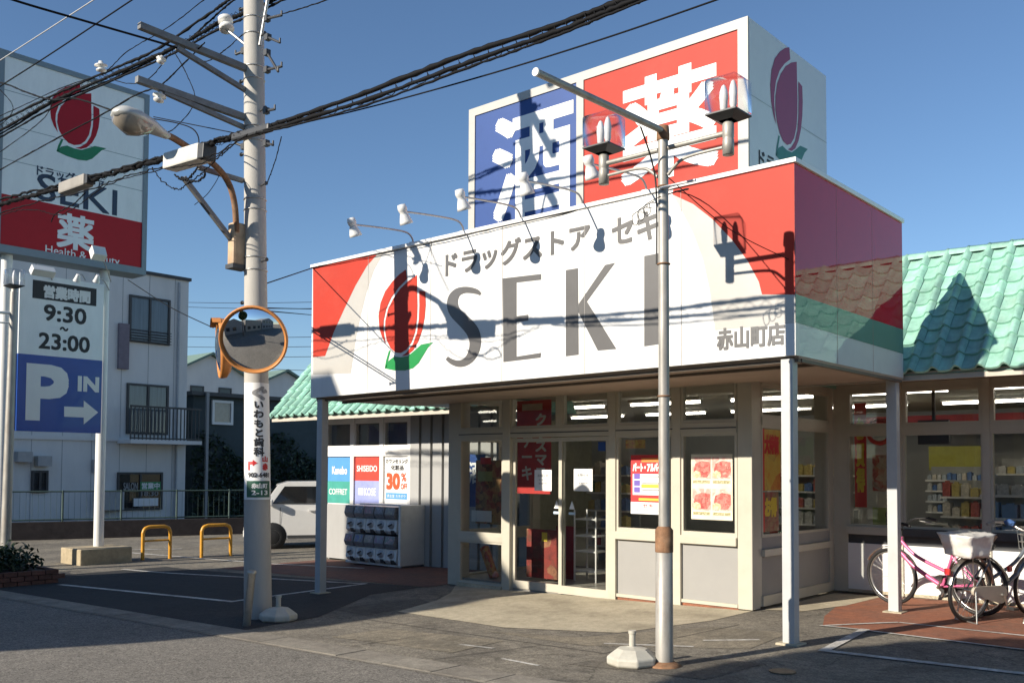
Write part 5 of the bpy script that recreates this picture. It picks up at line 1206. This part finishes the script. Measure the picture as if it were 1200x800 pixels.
for iy, y in enumerate((6.4, 9.3, 13.0, 17.0)):
    for k in range(7):
        x = -9.5+k*2.05+.5*(iy % 2); t = thing('ceiling_light', 'bare white fluorescent batten hanging under the shop ceiling', 'ceiling light', (x, y, 2.84), 'fluorescent battens in the shop')
        mb = MB(); mb.box(x-.75, x+.75, y-.06, y+.06, 2.80, 2.85); mb.build('batten', m_white, t)
        mb = MB(); mb.tube([(x-.72, y, 2.77), (x+.72, y, 2.77)], .022, 8); mb.build('tube', m_tube, t)
def shelf_unit(x0, x1, y, z0, zs, label, depth=.4, back=(.35, .36, .34)):
    t = thing('shelf_unit', label, 'shelf', ((x0+x1)/2, y, 0), 'shop shelves')
    mb = MB(); mb.box(x0, x1, y+depth-.03, y+depth, 0, zs[-1]+.25); mb.build('back_panel', M('shelf_back_%d' % int(100*back[0]), back, .7), t)
    for z in zs:
        mb = MB(); mb.box(x0, x1, y, y+depth-.03, z-.03, z); mb.build('shelf_board', m_white, t)
    return t
prod_cols = [(.6, .6, .58), (.45, .5, .55), (.1, .2, .45), (.5, .12, .1), (.55, .45, .15), (.15, .35, .25), (.65, .6, .5)]
pmats = [M('product_%d' % i, c, .45, var=.3, scale=25) for i, c in enumerate(prod_cols)]
def stock(x0, x1, y, zs, n, label, hmax=.15, cols=None):
    w = (x1-x0)/n
    for z in zs:
        for k in range(n):
            h = random.uniform(.55, 1)*hmax; c = random.choice(cols or pmats); mb = MB(); xx = x0+k*w
            mb.box(xx+w*.08, xx+w*.9, y+.02, y+.16, z+.001, z+h); mb.box(xx+w*.3, xx+w*.68, y+.05, y+.12, z+h, z+h*1.12)
            tag(mb.build('product_pack', c), label, 'product', 'goods on '+label.split(' on ')[1])
shelf_unit(-2.25, -.95, 10.6, 0, [.35, .60, .82, 1.02, 1.22, 1.42], 'white shelf unit of small bottles under the yellow green panel')
stock(-2.22, -.98, 10.6, [.82, 1.02, 1.22, 1.42], 14, 'small bottle on the white shelf under the yellow green panel', .14, pmats[:3]+pmats[-1:])
mb = MB(); mb.box(-2.3, -1.2, 10.99, 11.02, 1.60, 2.06); tag(mb.build('wall_panel', M('yellow_green_panel', (.42, .40, .07), .7)), 'yellow green panel above the bottle shelves inside the shop', 'panel')
mb = MB(); mb.box(-3.5, 3, 10.9, 10.94, 2.42, 2.66); tag(mb.build('hanging_banner', M('dark_red_banner', (.30, .02, .02), .7)), 'long dark red banner hanging under the shop ceiling', 'banner')
mb = MB(); mb.box(-5, 4, 15, 15.04, 2.2, 2.55); tag(mb.build('hanging_banner', M('green_banner', (.12, .28, .05), .7)), 'long green banner hanging deep inside the shop', 'banner')
shelf_unit(.1, 1.7, 5.4, 0, [.3, .65, .98, 1.28], 'low shelf with blue paper packs behind the right hand window')
stock(.12, 1.68, 5.4, [.65, .98], 7, 'blue paper pack on the low shelf behind the right window', .26, [pmats[2], M('pale_blue_pack', (.2, .32, .5), .5)])
stock(.12, 1.68, 5.4, [1.28], 9, 'white carton on top of the low shelf by the right window', .2, pmats[:2])
shelf_unit(-4.5, -2.9, 8.6, 0, [.3, .6, .9, 1.2, 1.5], 'tall shelf of mixed packs deep inside behind the doors'); stock(-4.48, -2.92, 8.6, [.3, .6, .9, 1.2, 1.5], 9, 'mixed coloured pack on the tall shelf behind the doors', .22)
shelf_unit(-.95, -.1, 7.2, 0, [.3, .6, .9, 1.2], 'short shelf of red packs behind the corner window'); stock(-.93, -.12, 7.2, [.6, .9, 1.2], 6, 'red and cream pack on the short shelf behind the corner window', .22, [pmats[3], pmats[4], pmats[6]])
shelf_unit(-6.1, -5.25, 5.0, 0, [.3, .6, .9, 1.2, 1.5], 'shelf of goods behind the left entrance pane'); stock(-6.08, -5.27, 5.0, [.3, .6, .9, 1.2, 1.5], 6, 'mixed pack on the shelf behind the left entrance pane', .22)
shelf_unit(-.75, 2.3, 9.6, 0, [.3, .55, .80, 1.05, 1.30, 1.55], 'long white shelf of small packs behind the second right window', back=(.28, .28, .27)); stock(-.73, 2.28, 9.6, [.80, 1.05, 1.30, 1.55], 22, 'small pack on the long white shelf behind the second right window', .17)
mb = MB(); mb.box(.9, 3.5, 10.2, 10.24, 1.75, 2.4); tag(mb.build('wall_panel', M('green_panel', (.10, .26, .05), .7)), 'green panel above the long white shelf inside the shop', 'panel')
# black monitor and cashier poster near the corner window
mb = MB(); mb.box(-.62, -.22, 5.2, 5.26, 1.95, 2.28); mb.box(-.44, -.40, 5.22, 5.25, 2.28, 2.86); tag(mb.build('monitor', m_ink), 'black monitor hung from the ceiling behind the corner window', 'monitor')
f = Frame(Y=4.6); t, b, f2 = poster('poster', 'yellow green framed notice leaning inside the corner window', f, -1.02, .84, -.62, 1.10, M('lime_print', (.35, .42, .12), .6), 0, .01)
text('営業', f2, -.85, .87, -.65, 1.06, m_ink, b, .04, .003)
t, b, f2 = poster('hanging_poster', 'red vertical hanging banner inside the corner window', Frame(Y=4.5), -1.22, 1.1, -1.06, 2.5, m_txtred, 0, .004); text('お買得', f2, -1.2, 1.3, -1.08, 2.3, m_yel, b, .01, .003, vertical=True)
t = thing('window_decal', 'round red and white logo decal inside the corner window top', 'decal', (-.82, 4.3, 2.1))
mb = MB(); mb.torus((-.82, 4.32, 2.10), (0, 1, 0), .15, .03, 24, 6); mb.build('ring', m_txtred, t); mb = MB(); mb.lathe([(0, 0), (.05, 0)], 12, (-.82, 4.31, 2.1), (0, -1, 0)); mb.build('dot', m_txtred, t)
t, b, f2 = poster('poster', 'beige price poster hung inside the corner window', Frame(Y=4.55), -1.0, 1.32, -.62, 1.80, printed('beige_red_print', [(.45, .35, .2), (.4, .06, .05), (.5, .42, .3), (.2, .08, .05)], 12), 0, .004)
t, b, f2 = poster('poster', 'tilted pink price card inside the far right window', Frame(Y=4.4), .95, 1.55, 1.25, 1.85, printed('pink_price_print', [(.55, .3, .3), (.5, .05, .1), (.6, .5, .5)], 14), 0, .004)
# vestibule: cake banner, posters, rack
bu0, bu1 = at(606, 530, Y=2.75).x, at(646, 530, Y=2.75).x; bw = bu1-bu0
t, b, f2 = poster('hanging_banner', 'red hanging banner with white katakana cake advertisement behind the door', Frame(Y=2.75), bu0, 1.22, bu1, 2.62, M('banner_red', (.55, .035, .03), .6), 0, .004)
text('クリスマス', f2, bu0+bw*.55, 1.45, bu0+bw*.88, 2.42, m_txtwhite, b, .008, .003, vertical=True); text('ケーキ', f2, bu0+bw*.14, 1.42, bu0+bw*.46, 2.12, m_txtwhite, b, .010, .003, vertical=True)
rect('cream_tag', f2, bu0+.1, 2.47, bu0+.5, 2.57, M('cream_print', (.6, .45, .35), .6), b, .002)
cu0, cu1 = at(618, 660, Y=2.45).x, at(657, 660, Y=2.45).x
t, b, f2 = poster('poster', 'dark red cake picture poster at floor level behind the left door leaf', Frame(Y=2.45), cu0, .02, cu1, .72, printed('cake_print', [(.06, .02, .015), (.3, .04, .03), (.14, .05, .03), (.45, .2, .1)], 7), 0, .02)
mb = MB(); mb.lathe([(0, .002), (.2, .002)], 24, ((cu0+cu1)/2, 2.445, .33), (0, -1, 0)); mb.build('cake', printed('cake_cream', [(.55, .45, .32), (.4, .06, .05), (.6, .5, .36), (.12, .2, .06)], 14), b); rect('yellow_star', f2, (cu0+cu1)/2-.02, .55, (cu0+cu1)/2+.08, .68, m_yel, b, .003)
du0, du1 = at(559, 580, Y=2.5).x, at(589, 580, Y=2.5).x
t, b, f2 = poster('poster', 'dark red goods board with small cards behind the left entrance pane', Frame(Y=2.5), du0, .75, du1, 1.72, printed('goods_board', [(.05, .03, .02), (.3, .05, .03), (.4, .25, .1), (.1, .05, .03), (.4, .1, .06)], 10), 0, .03)
rect('red_tag', f2, du0+.1, 1.66, du0+.32, 1.76, m_txtred, b, .004); rect('white_card', f2, du0-.08, .78, du0+.34, .95, m_paperw, b, .006); rect('green_card', f2, du0+.05, 1.4, du0+.35, 1.55, M('olive_card', (.35, .36, .15), .6), b, .004)
eu0 = at(545, 550, Y=2.9).x
t, b, f2 = poster('hanging_banner', 'blue vertical banner with white characters behind the left entrance pane', Frame(Y=2.9), eu0, .98, eu0+.45, 1.82, m_bluesign, 0, .004); text('酒', f2, eu0+.08, 1.35, eu0+.38, 1.7, m_txtwhite, b, .02, .003)
t = thing('magazine_tube', 'tilted red and gold wrapped pack behind the low left entrance pane', 'pack', (-5.7, 2.2, .1))
pA, pB = at(567, 640, Y=2.2), at(579, 676, Y=2.2); t.location = pB
mb = MB(); mb.beam(pA, pB, .11, .11); w_ = mb.build('wrap', printed('red_gold_wrap', [(.3, .03, .03), (.5, .3, .1), (.4, .06, .05), (.5, .45, .35)], 18), None, .02); setp(w_, t)
mb = MB(); mb.lathe([(0, 0), (.05, .02), (.06, .06), (.03, .1), (0, .11)], 10, (pB.x+.02, pB.y, -.02), (0, 0, 1)); setp(mb.build('foot', m_pink), t)
rX = at(690, 650, Y=2.9).x+4.0
rk = thing('wire_rack', 'white wire display rack standing behind the right door leaf', 'rack', (rX-4, 2.9, -.02))
for (x, y) in ((rX-4.18, 2.8), (rX-3.80, 2.8), (rX-4.18, 3.1), (rX-3.80, 3.1)):
    mb = MB(); mb.tube([(x, y, -.02), (x, y, 1.0)], .014, 6); mb.build('post', m_white, rk)
for z in (.12, .40, .62, .86):
    mb = MB(); mb.box(rX-4.19, rX-3.79, 2.79, 3.11, z, z+.02); mb.build('shelf', m_white, rk)
mb = MB(); mb.box(rX-4.6, rX-4.28, 2.9, 2.93, -.02, .75); tag(mb.build('display_board', M('dark_red_banner', (.30, .02, .02), .7)), 'plain dark red board beside the white wire rack', 'board')

# ================================================================ bicycles
def bicycle(label, rear, head, col, style):
    """built in its own axes (x forward, z up), rear wheel contact at the origin"""
    m_f = M('bike_'+style, col, .3, .1, var=.06, coat=.4); m_chr = M('bike_chrome', (.55, .54, .50), .28, .9, var=.15, scale=20); m_g = M('bike_guard_'+style, (.45, .40, .32) if style != 'pink' else (.06, .06, .06), .45)
    h = Vector((*head, 0)).normalized(); t = thing('bicycle', label, 'bicycle', (rear[0], rear[1], gz(rear[0])+.006), 'bicycles by the shop window')
    t.rotation_euler = (0, 0, math.atan2(h.y, h.x)); Wb, Rw = 1.06, .335
    lean = Matrix.Rotation(R(-5), 4, 'X') if style == 'pink' else Matrix.Rotation(R(4), 4, 'X')
    M4 = world_m(t) @ lean
    def part(mb, name, mat, parent=None):
        mb.v = [tuple(M4 @ Vector(v)) for v in mb.v]; return mb.build(name, mat, parent or t)
    for x in (0, Wb):
        c = Vector((x, 0, Rw))
        w = part(MB().torus(c, (0, 1, 0), Rw-.018, .019, 36, 8), 'wheel', m_black)
        part(MB().torus(c, (0, 1, 0), Rw-.045, .010, 36, 6), 'rim', m_chr, w)
        mb = MB(); nsp = 28
        for k in range(nsp):
            a = 2*math.pi*k/nsp; b = a+.35*(1 if k % 2 else -1); s = .028*(1 if k % 4 < 2 else -1)
            mb.tube([c+Vector((.022*math.cos(b), s, .022*math.sin(b))), c+Vector(((Rw-.05)*math.cos(a), 0, (Rw-.05)*math.sin(a)))], .0018, 3, False)
        part(mb, 'spokes', m_chr, w)
        mb = MB(); mb.tube([c+Vector((0, -.055, 0)), c+Vector((0, .055, 0))], .02, 8); part(mb, 'hub', m_chr, w)
        mb = MB(); vs = []
        a0, a1 = (.15, 2.9) if x == 0 else (.5, 2.7)
        for k in range(17):
            a = a0+(a1-a0)*k/16
            for s, dr in ((-.027, -.006), (0, .004), (.027, -.006)): vs.append(c+Vector(((Rw+.022+dr)*math.cos(a), s, (Rw+.022+dr)*math.sin(a))))
        mb.add(vs, [(3*k+j, 3*k+j+1, 3*k+4+j, 3*k+3+j) for k in range(16) for j in range(2)], True); part(mb, 'mudguard', m_chr)
    bb = Vector((.42, 0, .28)); st = Vector((.27, 0, .66)); ht = Vector((.90, 0, .82)); hb = Vector((.945, 0, .66)); fc = Vector((Wb, 0, Rw)); rc = Vector((0, 0, Rw))
    mb = MB(); mb.tube(catmull([hb, (.75, 0, .47), bb], 6), .026, 10); mb.tube(catmull([ht-Vector((-.01, 0, .05)), (.72, 0, .60), (.36, 0, .45)], 6), .020, 10); mb.tube([bb, st], .017, 10); mb.tube([ht, hb], .022, 10)
    for s in (-.05, .05):
        mb.tube([bb+Vector((0, s*.6, 0)), rc+Vector((0, s, 0))], .010, 8); mb.tube([st+Vector((0, s*.4, -.03)), rc+Vector((0, s, 0))], .009, 8)
    part(mb, 'frame', m_f)
    mb = MB()
    for s in (-.05, .05): mb.tube(catmull([hb+Vector((.0, s*.8, -.02)), (1.0, s, .5), fc+Vector((0, s, 0))], 5), .011, 8)
    part(mb, 'fork', m_chr if style != 'pink' else m_f)
    mb = MB(); mb.tube([ht, (.885, 0, .93)], .012, 8)
    mb.tube(catmull([(.62, -.27, .99), (.72, -.265, 1.01), (.86, -.2, 1.0), (.905, -.06, .94), (.905, .06, .94), (.86, .2, 1.0), (.72, .265, 1.01), (.62, .27, .99)], 5), .0125, 8); hbar = part(mb, 'handlebar', m_chr if style != 'pink' else m_black)
    for s in (-.268, .268):
        mb = MB(); mb.tube([(.60, s, .985), (.71, s*.99, 1.01)], .018, 8); part(mb, 'grip', m_black if style == 'pink' else M('grey_grip', (.3, .28, .24), .7), hbar)
        mb = MB(); mb.tube([(.80, s*.85, .98), (.68, s*1.02, .955)], .006, 5); part(mb, 'brake_lever', m_chr, hbar)
    mb = MB(); mb.tube([st, (.235, 0, .77)], .012, 8); part(mb, 'seat_post', m_chr)
    mb = MB(); vs = []
    for x, wd in ((.08, .085), (.14, .10), (.24, .07), (.33, .03), (.37, .015)):
        for j in range(9): a = math.pi*j/8; vs.append((x, wd*math.cos(a), .775+.055*math.sin(a)*(1 if x < .3 else .7)))
    mb.add(vs, [(i*9+j, i*9+j+1, (i+1)*9+j+1, (i+1)*9+j) for i in range(4) for j in range(8)]+[tuple(range(9))], True); part(mb, 'saddle', m_black)
    mb = MB(); pr = []
    for k in range(9): a = math.pi/2+math.pi*k/8; pr.append((.02+.06*math.cos(a), -.075, Rw+.0+.05*math.sin(a)))
    for k in range(9): a = -math.pi/2+math.pi*k/8; pr.append((.42+.095*math.cos(a), -.075, .28+.095*math.sin(a)))
    mb.prism(pr, (0, .03, 0)); part(mb, 'chain_guard', m_g)
    mb = MB(); mb.tube([(.42, -.10, .28), (.50, -.10, .14)], .012, 6); mb.tube([(.42, .10, .28), (.34, .10, .42)], .012, 6); mb.tube([(.42, -.1, .28), (.42, .1, .28)], .018, 8); cr = part(mb, 'crank', m_chr)
    for (x, y, z) in ((.50, -.15, .14), (.34, .15, .42)):
        mb = MB(); mb.box(x-.04, x+.04, y-.045, y+.045, z-.012, z+.012); part(mb, 'pedal', m_black, cr)
    mb = MB()
    for s in (-.07, .07): mb.tube([(-.14, s, .72), (.20, s, .72)], .007, 6); mb.tube([(-.08, s, .72), (0, s*.8, Rw)], .006, 6)
    for k in range(6): mb.tube([(-.14+k*.065, -.07, .72), (-.14+k*.065, .07, .72)], .005, 5)
    part(mb, 'rear_rack', m_chr)
    mb = MB()
    for s in (-.1, .1): mb.tube([(0, s*.7, Rw), (-.04, s*1.3, .01)], .009, 6)
    mb.tube([(-.04, -.13, .012), (-.04, .13, .012)], .009, 6); part(mb, 'kickstand', m_chr)
    mb = MB(); mb.box(-.375, -.35, -.03, .03, .52, .58); part(mb, 'reflector', m_txtred)
    return t, part
pb, ppart = bicycle('pink bicycle with black handlebars leaning by the shop window, front wheel behind column', (.70, 3.10), (-1.0, .26), (.62, .13, .28), 'pink')
gb, gpart = bicycle('old grey bicycle with beige chain guard and a white covered rear basket', (.735, 2.54), (.36, .93), (.16, .18, .2), 'grey')
# covered rear basket, front basket with blue rag
mb = MB(); a = [(-.22, -.15, .70), (.07, -.15, .70), (.07, .15, .70), (-.22, .15, .70)]; b = [(-.29, -.19, .93), (.12, -.19, .95), (.12, .19, .95), (-.29, .19, .92)]
vs = a+b+[(-.08, -.19, .86), (-.08, .19, .86)]
mb.add(vs, [(0, 1, 5, 4), (1, 2, 6, 5), (2, 3, 7, 6), (3, 0, 4, 7), (0, 3, 2, 1), (4, 5, 6, 7)]); bk = gpart(mb, 'rear_basket', M('white_vinyl_cover', (.66, .64, .60), .3, var=.10, scale=8, bump=1.0, bscale=9, coat=.3)); 
from mathutils import noise as mnoise
def crumple(o, cuts, amp, fr_):
    bm = bmesh.new(); bm.from_mesh(o.data); bmesh.ops.subdivide_edges(bm, edges=bm.edges, cuts=cuts, use_grid_fill=True)
    for v in bm.verts: v.co += mnoise.noise_vector(v.co*fr_)*amp+mnoise.noise_vector(v.co*fr_*2.7)*amp*.45
    for f_ in bm.faces: f_.smooth = True
    bm.to_mesh(o.data); bm.free()
crumple(bk, 9, .022, 9)
mb = MB(); mb.add([(.10, -.195, .94), (.16, -.18, .92), (.16, .18, .92), (.09, .2, .94), (.13, -.05, .72), (.12, .1, .74)], [(0, 1, 2, 3), (1, 4, 5, 2), (0, 4, 1), (3, 2, 5)]); gpart(mb, 'basket_flap', M('brown_cover', (.28, .22, .17), .6, var=.2, bump=.6, bscale=14))
mb = MB()
for z, g_ in ((.72, .13), (.80, .145), (.88, .16), (.96, .175)):
    P = [(.98, -g_, z), (1.25, -g_, z), (1.25, g_, z), (.98, g_, z), (.98, -g_, z)]
    for i in range(4): mb.tube([P[i], P[i+1]], .005, 5)
for k in range(7):
    s = -.13+.26*k/6; mb.tube([(1.25, s, .72), (1.25, s*1.35, .96)], .004, 4); mb.tube([(.98, s, .72), (.98, s*1.35, .96)], .004, 4)
for k in range(6):
    x = .98+.27*k/5; mb.tube([(x, -.13, .72), (x, -.175, .96)], .004, 4); mb.tube([(x, .13, .72), (x, .175, .96)], .004, 4); mb.tube([(x, -.13, .72), (x, .13, .72)], .004, 4)
gpart(mb, 'front_basket', M('bike_chrome', (.5, .5, .48)))
mb = MB(); mb.lathe([(0, -.03), (.04, -.03), (.06, 0), (.035, .02), (0, .025)], 10, (.86, .17, 1.01)); o = gpart(mb, 'rag', M('blue_rag', (.06, .14, .34), .9, bump=1, bscale=30)); crumple(o, 2, .03, 14)
third, tp = bicycle('dark green bicycle half hidden behind the old grey one at the frame edge', (1.35, 2.75), (.1, .99), (.03, .06, .05), 'dark')

# ================================================================ the other side of the street (behind the camera): it throws the shade and shows in the glass
m_oth = M('opposite_wall', (.30, .27, .23), .8, var=.1, scale=2); m_oth2 = M('opposite_wall_grey', (.24, .24, .24), .8, var=.1, scale=2)
def opposite(x0, x1, y, dep, pts, label, mat):
    t = thing('house', label, 'house', ((x0+x1)/2, y-dep/2, 0)); mb = MB(); mb.prism([(x, y, z) for x, z in pts], (0, -dep, 0)); mb.build('wall', mat, t)
    f = Frame(Y=y); k = 0
    zmax = max(z for x, z in pts)
    for zz in (.9, 3.6):
        x = x0+.9
        while x < x1-2.2:
            if zz+1.5 < zmax-.6:
                # windows face the street (north side)
                mb = MB(); mb.box(x, x+1.4, y, y+.05, zz, zz+1.2); w = mb.build('window', m_wdark, t); mb = MB(); mb.box(x+.07, x+1.33, y+.05, y+.06, zz+.07, zz+1.13); mb.build('pane', M('opposite_pane', (.03, .035, .04), .05), w)
            x += 2.6
    return t
OY = -14
hs = opposite(-16.4, -9.4, OY, 1.3, [(-16.4, -.4), (-9.35, -.4), (-9.2, 4.1), (-8.45, 5.3), (-8.35, 6.1), (-8.6, 6.5), (-10.6, 8.35), (-10.75, 9.4), (-16.4, 9.2)], 'tall stepped roof house across the street, shaped to shade the parking entrance', m_oth)  # out of view; outline and shallow depth shaped for the shade edge it throws
mb = MB(); mb.box(-16.3, -11.3, OY-7, OY-1.3, -.4, 8.2); mb.build('rear_wing', m_oth, hs)
opposite(-30, -16.8, OY-1, 6, [(-30, -.4), (-16.8, -.4), (-16.8, 4.4), (-23, 6.0), (-30, 4.4)], 'long low gabled house across the street opposite the pylon sign', m_oth2)
opposite(-48, -31, OY-1, 6, [(-48, -.4), (-31, -.4), (-31, 6.2), (-48, 6.2)], 'flat roofed building across the street far beyond the pylon sign', m_oth)
opposite(-8.0, 0, -16, 7, [(-8, -.4), (0, -.4), (0, 3.6), (-4, 4.9), (-8, 3.6)], 'low gabled house across the street opposite the entrance', m_oth2)
opposite(.6, 9, -16, 7, [(.6, -.4), (9, -.4), (9, 4.6), (.6, 4.6)], 'flat roofed house across the street opposite the bicycles', m_oth)
opposite(9.6, 22, -16, 8, [(9.6, -.4), (22, -.4), (22, 5), (16, 6.8), (9.6, 5)], 'wide gabled house far along the street opposite', m_oth2)
m_bark = M('bark', (.12, .09, .065), .9, var=.3, scale=12, bump=.6, bscale=20); m_fol = M('street_tree_leaf', (.05, .085, .03), .55, var=.4, scale=12)
tr = thing('street_tree', 'round crowned street tree across the street opposite the lamp post', 'tree', (-1.95, -12, 0))
mb = MB(); mb.tube([(-1.95, -12, -.1), (-1.9, -12, 2), (-1.95, -12, 4.6)], .12, 10, rr=[.16, .12, .06]); mb.build('trunk', m_bark, tr)
def crown_pt():
    while True:
        v = Vector((random.uniform(-1, 1), random.uniform(-1, 1), random.uniform(-1, 1)))
        if v.length < 1: return Vector((-1.95+1.25*v.x, -12+1.1*v.y, 5.2+1.2*v.z))
leaf_cloud('crown', crown_pt, 9000, .10, m_fol, tr)
